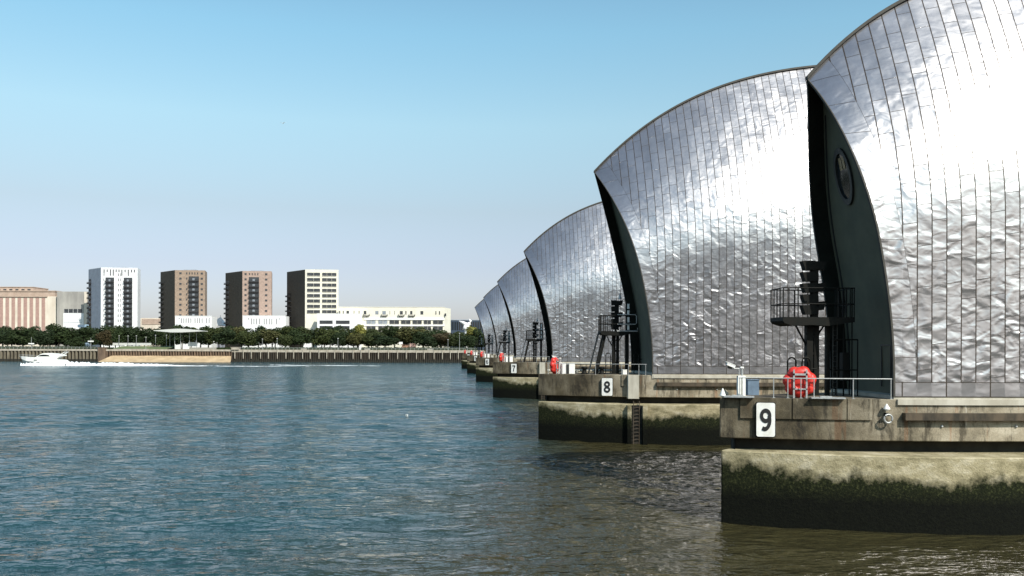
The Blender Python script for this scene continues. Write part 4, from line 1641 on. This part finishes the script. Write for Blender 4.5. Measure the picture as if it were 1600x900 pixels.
# ------------------------------------------------------------------ buildings
class Face:
    """a facade plane between two photo columns; s runs 0..1 left to right, heights from photo rows"""
    def __init__(self, root, p0, p1, px0, px1, dref):
        self.root = root
        self.p0, self.p1 = Vector((p0[0], p0[1], 0)), Vector((p1[0], p1[1], 0))
        self.px0, self.px1, self.d = px0, px1, dref
        self.t = (self.p1 - self.p0).normalized()
        self.n = Vector((self.t.y, -self.t.x, 0))
        self.len = (self.p1 - self.p0).length
        self.ang = math.atan2(self.t.y, self.t.x)
        self.cache = {}

    def s(self, px):
        return (px - self.px0) / (self.px1 - self.px0) * self.len

    def z(self, py):
        return zf(py, (self.px0 + self.px1) / 2, self.d)

    def slab(self, name, px0, px1, py0, py1, out, mat, into=0.05, parent=None, maker=None):
        """box on the facade; py0 upper, py1 lower"""
        w = self.s(px1) - self.s(px0)
        h = self.z(py0) - self.z(py1)
        key = (name, round(w, 2), round(h, 2), out, mat.name if not isinstance(mat, (list, tuple)) else mat[0].name)
        if key not in self.cache:
            m = MB()
            if maker:
                maker(m, w, h, out)
            else:
                m.box(0, w, -out, into, 0, h)
            self.cache[key] = m.mesh(name, mat)
        pos = self.p0 + self.t * self.s(px0)
        o = link(name, self.cache[key], parent or self.root)
        o.location = (pos.x - self.root.location.x, pos.y - self.root.location.y, self.z(py1) - self.root.location.z)
        o.rotation_euler = (0, 0, self.ang)
        return o


def window_maker(m, w, h, out):
    """reveal frame around a pane set back inside it"""
    f = 0.10
    m.box(0, f, -out, 0.05, 0, h, 1)
    m.box(w - f, w, -out, 0.05, 0, h, 1)
    m.box(f, w - f, -out, 0.05, h - f, h, 1)
    m.box(f, w - f, -out, 0.05, 0, f, 1)
    m.box(f, w - f, -0.02, 0.05, f, h - f, 0)


def band_maker(m, w, h, out):
    m.box(0, w, -0.02, 0.05, 0, h, 0)
    n = max(2, int(w / 3.0))
    for k in range(n + 1):
        x = w * k / n
        m.box(max(0, x - 0.05), min(w, x + 0.05), -out, 0.05, 0, h, 1)
    m.box(0, w, -out - 0.05, 0.04, 0, 0.12, 1)


def balcony_maker(m, w, h, out):
    m.box(0, w, -1.5, 0.02, 0, 0.22, 0)
    m.box(0, w, -1.5, -1.44, 1.15, 1.25, 0)
    for k in range(9):
        x = w * k / 8
        m.box(max(0, x - 0.04), min(w, x + 0.04), -1.5, -1.44, 0.2, 1.2, 0)
    for x in (0, w - 0.08):
        m.box(x, x + 0.08, -1.5, 0, 1.15, 1.25, 0)
        m.box(x, x + 0.08, -0.75, -0.68, 0.2, 1.2, 0)
    m.box(0, w, -0.06, 0.05, 0.22, h * 0.99, 1)
    m.box(w * 0.36, w * 0.58, -0.09, 0.02, 0.5, h * 0.62, 2)
    m.box(0, w, -1.43, -1.40, 0.2, 0.75, 0)


def block(root, corners, z0, z1, name, mats):
    """prism body from plan corners, first two edges get material 0 (front) / 1 (left)"""
    m = MB()
    rx, ry, rz = root.location
    n = len(corners)
    vs = [(x - rx, y - ry, z0 - rz) for x, y in corners] + [(x - rx, y - ry, z1 - rz) for x, y in corners]
    m.add(vs, [(i, (i + 1) % n, n + (i + 1) % n, n + i) for i in range(n)] + [tuple(range(n))[::-1], tuple(range(n, 2 * n))])
    o = m.build(name, mats)
    o.parent = root
    return o


def tower(px_back, px_corner, px_right, top, d, back, label, front_mat, left_mat, name='apartment_tower', right_shift=2.0):
    A = P(px_corner, 544, d)
    B = P(px_right, 544, d + right_shift)
    Dk = P(px_back, 544, d + back)
    Cx = B.x + (Dk.x - A.x) * 0.25
    C = (Cx, Dk.y + right_shift)
    root = empty(name, (A.x, A.y, QZ))
    z1 = zf(top, px_corner, d)
    body = block(root, [(A.x, A.y), (B.x, B.y), C, (Dk.x, Dk.y)], QZ, z1, 'wall', front_mat)
    tag(root, label, 'tower block', 'apartment towers behind the park')
    ff = Face(root, (A.x, A.y), (B.x, B.y), px_corner, px_right, d)
    lf = Face(root, (Dk.x, Dk.y), (A.x, A.y), px_back, px_corner, d)
    # side shade painted in: a darker facing laid over the wall
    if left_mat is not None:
        lf.slab('side_shade_facing', px_back + 0.1, px_corner - 0.15, top + 0.3, 548, 0.06, left_mat)
    rf = MB()
    cx, cy = (A.x + C[0]) / 2, (A.y + C[1]) / 2
    rf.box(cx - A.x - 4, cx - A.x + 4, cy - A.y - 3, cy - A.y + 3, z1 - QZ, z1 - QZ + 0.9)
    rf.build('roof_plant', M['bluegrey'], root)
    return root, ff, lf, z1


# white tower with black balconies
W3 = [M['win'], M['wwall']]
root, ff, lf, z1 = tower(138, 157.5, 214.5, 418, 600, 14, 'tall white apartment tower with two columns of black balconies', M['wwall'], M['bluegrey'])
nfl = 12
for k in range(nfl):
    y = 427 + k * 8.0 + 6
    if k > 0:
        for x0 in (164.5, 193):
            ff.slab('balcony', x0, x0 + 13.5, y - 7.6, y + 0.4, 1.5, [M['balc'], M['win'], M['winlight']], maker=balcony_maker)
    if y < 512:
        ff.slab('window', 161.3, 162.8, y - 6.4, y - 1.4, 0.06, W3, maker=window_maker)
        ff.slab('window', 183.6, 185.4, y - 6.4, y - 1.4, 0.06, W3, maker=window_maker)
        ff.slab('window', 187.2, 188.6, y - 6.4, y - 1.4, 0.06, W3, maker=window_maker)
for x0 in (161.2, 166, 171, 175.5, 180, 184.5, 189, 194, 199, 204, 208.5):
    ff.slab('window', x0, x0 + 2.2, 420.5, 420.5 + (10.5 if int(x0) % 2 else 5), 0.06, W3, maker=window_maker)
for k in range(11):
    y = 434 + k * 8.0
    lf.slab('balcony', 138.5, 142.5, y, y + 7.6, 1.5, [M['balc'], M['win'], M['bluegrey']], maker=balcony_maker)
    lf.slab('window', 147, 148.6, y, y + 4.5, 0.08, [M['win'], M['bluegrey']], maker=window_maker)
    lf.slab('window', 152, 153.6, y, y + 4.5, 0.08, [M['win'], M['bluegrey']], maker=window_maker)


def brick_tower(xb, xc, xr, top, back, label, brick, bal_x, winx, pod):
    root, ff, lf, z1 = tower(xb, xc, xr, top, 606, back, label, brick, M['shadebrick'])
    for x0, w in winx:
        for k in range(9):
            y = top + 3.2 + k * 8.2
            ff.slab('window', x0, x0 + w, y, y + 3.6, 0.06, [M['win'], brick], maker=window_maker)
    for x0 in (bal_x, bal_x + 4.3, bal_x + 8.6, bal_x + 12.9):
        ff.slab('window', x0, x0 + 2.1, top + 3, top + 6.8, 0.06, [M['win'], brick], maker=window_maker)
    for k in range(8):
        y = top + 9.5 + k * 8.0
        ff.slab('balcony', bal_x, bal_x + 16, y, y + 8.0, 1.5, [M['balc'], M['win'], M['winlight']], maker=balcony_maker)
    for k in range(10):
        y = top + 13 + k * 7.9
        lf.slab('balcony', xb + 0.4, xb + 6, y, y + 6, 1.5, [M['balc'], M['win'], M['shadebrick']], maker=balcony_maker)
    for k in range(11):
        y = top + 7 + k * 8
        for fx in (0.45, 0.7):
            x0 = xb + (xc - xb) * fx
            lf.slab('window', x0, x0 + 2, y, y + 4, 0.08, [M['win'], M['shadebrick']], maker=window_maker)
    return root


brick_tower(250.5, 273, 320, 422, 16, 'brown brick apartment tower standing left of the white tent roof', M['brick'], 294.5, ((279.5, 4.2), (290.3, 2.4), (313, 4)), None)
brick_tower(352, 378.5, 424, 423.3, 18, 'pinkish brick apartment tower standing right of the white tent roof', M['pinkbrick'], 388.5, ((381.5, 3.8), (413.5, 4.2)), None)


def podium(px0, px1, top, d, label, wins, extra=None, depth=14, mat=None, left_px=None):
    mat = mat or M['wwall']
    A, B = P(px0, 544, d), P(px1, 544, d)
    root = empty('podium_block', (A.x, d, QZ))
    z1 = zf(top, px0, d)
    block(root, [(A.x, d), (B.x, d), (B.x - 1, d + depth), (A.x - 1, d + depth)], QZ, z1, 'wall', mat)
    cp = MB()
    cp.box(-0.1, B.x - A.x + 0.1, -0.15, 0.3, z1 - QZ, z1 - QZ + 0.3)
    cp.build('parapet', mat, root)
    ff = Face(root, (A.x, d), (B.x, d), px0, px1, d)
    for (x0, w, y0, y1) in wins:
        ff.slab('window', x0, x0 + w, y0, y1, 0.08, [M['win'], mat], maker=window_maker)
    tag(root, label, 'low block', 'white podium blocks at the feet of the towers')
    return root


podium(273.5, 330.5, 494, 597, 'white two-storey block in front of the left brown tower', [(x0, 1.5, 497, 505) for x0 in (283, 286.5, 290, 294, 297.5, 304, 307.5, 311, 315, 322, 326)] + [(279, 1.8, 496.5, 498.8), (326.5, 1.8, 496.5, 498.8)])
podium(379, 446, 493.5, 595, 'white two-storey block with tall slit windows in front of the right-hand brown tower', [(x0, 1.5, 497.5, 507) for x0 in (392, 396, 400, 404.5, 412, 416, 420, 424, 431.5)] + [(387.5, 1.6, 497, 499.5), (435.5, 1.6, 497, 499.5)])

# cream-gridded tower
root, ff, lf, z1 = tower(448, 476.5, 528.5, 421, 603, 20, 'apartment tower with a cream grid of dark window bands and a dark shaded brick side', M['cream'], M['shadebrick'])
for k in range(8):
    y = 426 + k * 8.35
    ff.slab('window_band', 479.5, 500, y, y + 5.2, 0.30, [M['win'], M['cream']], maker=band_maker)
    ff.slab('window_band', 503, 525.5, y, y + 5.2, 0.30, [M['win'], M['cream']], maker=band_maker)
for k in range(8):
    lf.slab('balcony', 448.4, 455, 456 + k * 7.9, 462 + k * 7.9, 1.5, [M['balc'], M['win'], M['shadebrick']], maker=balcony_maker)
for k in range(11):
    y = 427 + k * 8
    lf.slab('window', 451.5, 453.0, y, y + 3, 0.08, [M['winlight'] if k < 3 else M['win'], M['shadebrick']], maker=window_maker)
    for x0 in (460, 464.5, 469):
        lf.slab('window', x0, x0 + 1.6, y, y + 4.5, 0.08, [M['win'], M['shadebrick']], maker=window_maker)

# lower blocks right of it
def long_block():
    px0, px1, top, d = 528.8, 694.5, 480, 600
    A, B = P(px0, 544, d), P(px1, 544, d)
    root = empty('long_block', (A.x, d, QZ))
    z1 = zf(top, px0, d)
    block(root, [(A.x, d), (B.x, d), (B.x + 3, d + 16), (A.x + 3, d + 16)], QZ, z1, 'wall', M['cream'])
    cp = MB()
    cp.box(-0.1, B.x - A.x + 0.1, -0.15, 0.3, z1 - QZ, z1 - QZ + 0.35)
    cp.build('parapet', M['cream'], root)
    ff = Face(root, (A.x, d), (B.x, d), px0, px1, d)
    for x0, w in ((529.5, 2.4), (535.2, 2), (541, 4.5), (552.2, 1.7), (560, 1.8), (568, 4.5), (586, 5.5), (597, 6), (608.5, 1.2), (616, 1.2), (624.5, 5), (633, 2.2), (640.5, 4), (656.5, 5), (680, 2), (685.5, 2.2)):
        ff.slab('window', x0, x0 + w, 485.6, 491.6, 0.08, [M['win'] if w < 5.2 else M['winlight'], M['cream']], maker=window_maker)
    for x0 in (530, 540.5, 568, 596, 622.5, 639):
        ff.slab('balcony', x0, x0 + 9.5, 487, 493.6, 1.2, [M['balc'], M['cream'], M['cream']], maker=lambda m, w, h, o: (m.box(0, w, -1.5, 0.02, 0, 0.2), m.box(0, 0.08, -1.5, 0, 0.2, 1.2), m.box(w - .08, w, -1.5, 0, 0.2, 1.2), [m.box(w * k / 7, w * k / 7 + 0.06, -1.5, -1.44, 0.2, 1.2) for k in range(8)]))
    for x0, w in ((572.5, 14.5), (591, 14.5), (608.5, 15), (626.5, 15), (644.5, 14.5), (662, 11.5), (676.5, 15.5)):
        for y0, y1 in ((500.6, 506.6), (510, 516)):
            ff.slab('window_band', x0, x0 + w, y0, y1, 0.30, [M['win'] if x0 > 640 else M['winlight'] if y0 < 505 and x0 < 600 else M['win'], M['cream']], maker=band_maker)
    wb_ = ff.slab('white_frame', 569, 694.2, 496.8, 499.8, 0.5, M['wwall'])
    wb_ = ff.slab('white_frame', 569, 694.2, 507.2, 509.4, 0.5, M['wwall'])
    ff.slab('balcony', 695, 697, 489.5, 494, 1.0, M['balc'])
    tag(root, 'long low cream apartment block right of the cream-gridded tower', 'apartment block')


long_block()
podium(495.5, 565, 490.5, 594, 'white low block with dark shopfronts between the cream-gridded tower and the long block', [(499, 21, 500.5, 506.5), (524.5, 22, 500.5, 506.5), (499, 21, 509, 515), (524.5, 22, 509, 515)], mat=M['wwall'], depth=5)

# far left: the old mill
def mill():
    px0, px1, d = -46, 88, 640
    A, B = P(px0, 544, d), P(px1, 544, d)
    root = empty('old_mill', (A.x, d, QZ))
    z1 = zf(463, 40, d)
    block(root, [(A.x, d), (B.x, d), (B.x, d + 30), (A.x, d + 30)], QZ, z1, 'wall', M['millwall'])
    C1 = P(85, 544, d)
    up = MB()
    up.box(0, C1.x - A.x, 0.6, 26, z1 - QZ, zf(454.5, 40, d) - QZ)
    up.box(-0.3, C1.x - A.x + 0.4, 0.1, 27, zf(455.4, 40, d) - QZ, zf(453.8, 40, d) - QZ)
    C2 = P(48, 544, d)
    up.box(0, C2.x - A.x, 3, 24, zf(453.8, 40, d) - QZ, zf(448.5, 40, d) - QZ)
    up.box(0, C2.x - A.x + 0.3, 2.6, 24.4, zf(448.5, 40, d) - QZ, zf(447.6, 40, d) - QZ)
    up.build('upper_storey', M['millroof'], root)
    ff = Face(root, (A.x, d), (B.x, d), px0, px1, d)
    ff.slab('cornice', -46, 74, 462.2, 464, 0.7, M['millroof'])
    k = 0
    for i in range(12):
        x0 = 64.8 - i * 9.4
        if x0 < px0 + 1:
            break
        ff.slab('brick_infill', x0, x0 + 5.6, 465, 520, 0.06, M['redpanel'])
        for j in range(6):
            y = 466 + j * 7.8
            dark = (i == 3 and j == 0) or (i == 7 and j in (1, 3))
            ff.slab('window', x0 + 0.4, x0 + 5.2, y, y + 4.6, 0.10, [M['win'] if dark else simple_win, M['redpanel']], maker=window_maker)
    for i in range(9):
        rw = MB()
        xx = P(44 - i * 9.5, 544, d).x - A.x
        rw.box(xx - 2.2, xx, 2.9, 3.1, zf(453.2, 40, d) - QZ, zf(451.2, 40, d) - QZ)
        rw.build('roof_window', M['win'], root)
    tag(root, 'old cream mill with faded red window bays at the left edge', 'mill')


simple_win = simple('dusty_mill_glass', (0.11, 0.075, 0.07), 0.4, c2=(0.06, 0.05, 0.05), scale=0.4)
mill()


def grey_building():
    px0, px1, top, d = 88.8, 136.5, 455.5, 636
    A, B = P(px0, 544, d), P(px1, 544, d)
    root = empty('warehouse', (A.x, d, QZ))
    block(root, [(A.x, d), (B.x, d), (B.x, d + 25), (A.x, d + 25)], QZ, zf(top, 110, d), 'wall', M['oldcon'])
    ff = Face(root, (A.x, d), (B.x, d), px0, px1, d)
    ff.slab('white_front', 99, 131, 489.5, 514, 0.35, M['wwall'])
    ff.slab('window_band', 100, 128.5, 482.8, 489.3, 0.25, [M['win'], M['wwall']], maker=band_maker)
    ff.slab('window_band', 100.5, 128, 498, 504, 0.45, [M['winlight'], M['bluegrey']], maker=band_maker)
    for x0 in (103, 107.5, 112, 116.5, 121, 125.5):
        ff.slab('window', x0, x0 + 2.6, 506, 509.5, 0.45, [M['winlight'], M['wwall']], maker=window_maker)
    ff.slab('buttress', 132, 136.4, 456, 515, 0.8, M['millwall'])
    tag(root, 'old stained grey concrete warehouse with a white lower front left of the white tower', 'warehouse')
    root = empty('blue_pylon', (P(134, 544, 585).x, 585, QZ))
    m = MB()
    a, b_ = P(132, 544, 585), P(136.5, 544, 585)
    m.box(a.x - root.location.x, b_.x - root.location.x, 0, 2, 0, zf(507, 134, 585) - QZ)
    m.build('pylon', M['paleblue'], root)
    m = MB()
    a, b_ = P(121, 544, 585), P(132, 544, 585)
    m.box(a.x - root.location.x, b_.x - root.location.x - 0.01, 0.1, 1.9, zf(511.5, 134, 585) - QZ, zf(507.5, 134, 585) - QZ)
    m.build('beam', M['greybox'], root)
    tag(root, 'pale blue upright pylon with a side beam at the left foot of the white tower', 'pylon')


grey_building()


def low_brown():
    d = 700
    A, B = P(211, 544, d), P(262, 544, d)
    root = empty('low_building', (A.x, d, QZ))
    block(root, [(A.x, d), (B.x, d), (B.x, d + 20), (A.x, d + 20)], QZ, zf(497, 235, d), 'wall', M['millwall'])
    ff = Face(root, (A.x, d), (B.x, d), 211, 262, d)
    ff.slab('brick_front', 222, 261.5, 498.2, 507, 0.3, M['millroof'])
    for k in range(9):
        x0 = 225 + k * 3.8
        ff.slab('window', x0, x0 + 1.8, 500.5, 504, 0.4, [M['win'], M['millroof']], maker=window_maker)
    tag(root, 'low brown-and-cream building seen between the white and left brown towers', 'building')
    # tent roof
    d = 640
    A, B = P(331, 544, d), P(352.5, 544, d)
    root = empty('tent_roof', ((A.x + B.x) / 2, d, QZ))
    w = (B.x - A.x) / 2
    z0, z1 = zf(509, 341, d) - QZ, zf(495, 341, d) - QZ
    m = MB()
    m.add([(-w, -6, z0), (w, -6, z0), (w, 6, z0), (-w, 6, z0), (w * 0.25, 0, z1)], [(0, 1, 4), (1, 2, 4), (2, 3, 4), (3, 0, 4), (0, 3, 2, 1)])
    m.build('fabric_peak', M['wwall'], root)
    m = MB()
    for (a, b_) in ((-w, -6), (w, -6), (w, 6), (-w, 6)):
        m.tube([(a, b_, 0), (a, b_, z0)], 0.2, 6)
    m.tube([(w * 0.25, 0, z1 - 0.5), (w * 0.25, 0, z1 + 1.2)], 0.12, 6)
    m.build('mast', M['galv'], root)
    tag(root, 'white pointed tent roof between the two brown towers', 'tent roof')
    # dark blue building
    d = 660
    A, B = P(690, 544, d), P(790, 544, d)
    root = empty('blue_building', (A.x, d, QZ))
    block(root, [(A.x, d), (B.x, d), (B.x, d + 25), (A.x, d + 25)], QZ, zf(500.5, 720, d), 'wall', M['navy'])
    ff = Face(root, (A.x, d), (B.x, d), 690, 790, d)
    for k in range(24):
        x0 = 695.5 + k * 3.6
        ff.slab('glazing', x0, x0 + 2.4, 503, 516, 0.1, M['glass'])
    ff.slab('roof_edge', 690, 790, 499.4, 500.6, 0.5, M['bluegrey'])
    tag(root, 'low dark blue glazed building behind the trees, left of the farthest silver shell', 'building')
    # white horned sculpture
    d = 600
    A = P(729, 544, d)
    root = empty('sculpture', (A.x, d, QZ))
    zb = zf(512.5, 729, d) - QZ
    s = d / F_PX
    m = MB()
    m.tube([(0, 0, 0), (0, 0, zb)], [1.2, 1.6], 10)
    m.build('mast', M['wwall'], root)
    m = MB()
    m.tube([(0, 0, zb - 1), (0, 0, zb + 0.5), (0, 0, zb + 2.2)], [3.0, 2.4, 1.7], 10)
    m.tube([(0, 0, zb + 2.0), (-2.5, 0, zb + 3.6), (-5.2, 0, zb + 4.7)], [1.6, 1.0, 0.25], 8)
    m.tube([(0.3, 0, zb + 2.0), (2.2, 0, zb + 3.2), (2.9, 0, zb + 4.6), (1.6, 0, zb + 6.0)], [1.6, 1.1, 0.8, 0.25], 8)
    m.build('horned_head', M['wwall'], root, smooth=True)
    tag(root, 'white horn-shaped sculpture rising above the trees left of the farthest silver shell', 'sculpture')


low_brown()

# ------------------------------------------------------------------ motor boat, wake, gulls
def boat():
    d = 412.0
    A = P(30, 573, d)
    s = d / F_PX
    L = 76 * s
    root = empty('motor_boat', (A.x, d, 0))
    # bow at x=0 pointing left
    st = [(0.0, 0.02, 4.3, 3.6), (0.07, 0.9, 4.1, 1.9), (0.18, 1.9, 3.9, 0.4), (0.4, 2.5, 3.6, -0.4), (0.7, 2.6, 3.2, -0.6), (0.93, 2.5, 2.6, -0.6), (1.0, 2.3, 1.6, -0.6)]
    vs, fs = [], []
    for (t, w, zt, zk) in st:
        x = t * L
        vs += [(x, -w, zt), (x + (0.6 if t == 0 else 0), -w * 0.97, (zt + zk) / 2), (x + (1.4 if t == 0 else 0), 0, zk), (x + (0.6 if t == 0 else 0), w * 0.8, (zt + zk) / 2), (x, w, zt)]
    for i in range(len(st) - 1):
        for j in range(4):
            fs.append((i * 5 + j, i * 5 + j + 1, i * 5 + 6 + j, i * 5 + 5 + j))
        fs.append((i * 5, i * 5 + 5, i * 5 + 9, i * 5 + 4))
    n = (len(st) - 1) * 5
    fs.append((n, n + 1, n + 2, n + 3, n + 4))
    m = MB()
    m.add(vs, fs)
    m.build('hull', M['white'], root, smooth=False)
    c = MB()
    prof = [(0.36 * L, 3.5), (0.46 * L, 4.9), (0.52 * L, 5.55), (0.62 * L, 5.75), (0.78 * L, 5.5), (0.90 * L, 4.9), (0.93 * L, 5.0), (0.94 * L, 4.5), (0.86 * L, 4.1), (0.80 * L, 3.0), (0.4 * L, 3.0)]
    c.prism_y(prof, -1.9, 1.9)
    c.build('cabin', M['white'], root)
    w = MB()
    w.prism_y([(0.42 * L, 4.15), (0.48 * L, 4.85), (0.55 * L, 5.05), (0.64 * L, 4.85), (0.68 * L, 4.2)], -1.93, 1.93)
    w.build('cabin_window', M['glass'], root)
    w = MB()
    w.prism_y([(0.36 * L, 2.35), (0.37 * L, 2.6), (0.43 * L, 2.6), (0.43 * L, 2.35)], -2.62, 2.62)
    w.build('hull_window', M['glass'], root)
    a = MB()
    for y in (-1.7, 1.7):
        a.tube([(0.86 * L, y, 4.8), (0.95 * L, y, 5.9), (0.97 * L, y, 6.3)], 0.18, 6)
    a.tube([(0.96 * L, -1.7, 6.1), (0.96 * L, 1.7, 6.1)], 0.14, 6)
    a.tube([(0.96 * L, 0, 6.1), (0.97 * L, 0, 7.0)], 0.06, 5)
    a.build('radar_arch', M['white'], root)
    r = MB()
    r.tube([(0.0, 0, 4.9), (0.12 * L, -1.2, 4.8), (0.34 * L, -2.0, 4.6)], 0.05, 5)
    r.tube([(0.0, 0, 4.9), (0.12 * L, 1.2, 4.8), (0.34 * L, 2.0, 4.6)], 0.05, 5)
    for t in (0.02, 0.1, 0.2, 0.3):
        r.tube([(t * L, -(0.3 + 5 * t), 3.9), (t * L, -(0.3 + 5 * t), 4.8)], 0.04, 4)
    r.build('bow_rail', M['galv'], root)
    st_ = MB()
    st_.box(1.0 * L, 1.07 * L, -2.0, 2.0, 0.7, 0.95)
    st_.build('swim_platform', M['white'], root)
    tag(root, 'white motor cruiser speeding left past the ribbed quay wall, throwing up spray', 'motor boat')
    # wake: churned foam ridge lying on the water
    r_ = np.random.RandomState(5)
    vs, fs = [], []

    def ribbon(x0, x1, y0, w0, w1, h0, h1, n, wob, y1=None):
        y1 = y0 if y1 is None else y1
        base = len(vs)
        for k in range(n + 1):
            t = k / n
            x = x0 + (x1 - x0) * t
            yc = y0 + (y1 - y0) * t + wob * math.sin(t * 9 + x0) + 0.5 * r_.randn() * min(1, w0)
            w = (w0 + (w1 - w0) * t) * (0.7 + 0.6 * r_.rand())
            h = (h0 + (h1 - h0) * t) * (0.5 + r_.rand())
            vs.extend([(x, yc - w, -0.05), (x, yc - w * 0.5, h * 0.8), (x, yc, h), (x, yc + w * 0.5, h * 0.7), (x, yc + w, -0.05)])
        for k in range(n):
            for j in range(4):
                a = base + 5 * k + j
                fs.append((a, a + 1, a + 6, a + 5))
    ribbon(A.x + 2.5, A.x + L + 1, d - 3.2, 0.8, 1.3, 0.9, 1.9, 60, 0)          # spray along the hull
    ribbon(A.x + L, P(215, 573, d).x, d - 0.5, 2.2, 3.0, 1.4, 1.0, 70, 0.8, d + 2)
    ribbon(P(215, 573, d).x, P(290, 573, d).x, d + 2, 3.0, 0.8, 0.9, 0.25, 70, 1.2, d - 2)
    ribbon(P(290, 573, d).x, P(490, 573, d).x, d - 2, 0.6, 0.15, 0.18, 0.05, 160, 2.0, d - 8)
    ribbon(P(400, 573, d).x, P(600, 573, d).x, d + 22, 0.5, 0.15, 0.14, 0.05, 110, 2.0, d + 12)
    m = MB()
    m.add(vs, fs)
    o = m.build('wake', M['foam'], smooth=True)
    tag(o, 'long white foam wake trailing behind the motor boat', kind='stuff')


boat()


def gull(loc, s, label, flying):
    m = MB()
    # body lofted from tail to beak, wings as thick tapered panels
    m.tube([(-0.22, 0, 0.02), (-0.12, 0, 0.03), (0, 0, 0.04), (0.12, 0, 0.06), (0.18, 0, 0.09), (0.24, 0, 0.085), (0.28, 0, 0.075)], [0.012, 0.045, 0.065, 0.05, 0.035, 0.032, 0.006], 8)
    up = 0.12 if flying else 0.22
    sp = 0.55 if flying else 0.30
    for sd in (-1, 1):
        a = [(0.08, sd * 0.04, 0.06), (0.06, sd * sp * 0.5, 0.06 + up), (-0.03, sd * sp, 0.06 + up * 0.8), (-0.09, sd * sp * 0.5, 0.055 + up), (-0.1, sd * 0.04, 0.05)]
        vs = a + [(x, y, z + 0.015) for x, y, z in a]
        m.add(vs, [(0, 1, 3, 4), (1, 2, 3), (5, 9, 8, 6), (6, 8, 7), (0, 5, 6, 1), (1, 6, 7, 2), (2, 7, 8, 3), (3, 8, 9, 4)])
    o = m.build('gull', M['white'], smooth=False)
    o.location = loc
    o.scale = (s, s, s)
    tag(o, label, 'gull')
    return o


g1 = gull(P(636, 651.5, 112) + Vector((0, 0, 0.05)), 1.0, 'small white gull with raised wings on the open water', False)
g1.rotation_euler = (0, 0, math.radians(150))
g2 = gull(P(441, 193, 150), 1.0, 'small pale gull gliding in the blue sky over the water', True)
g2.rotation_euler = (0, 0, math.radians(80))
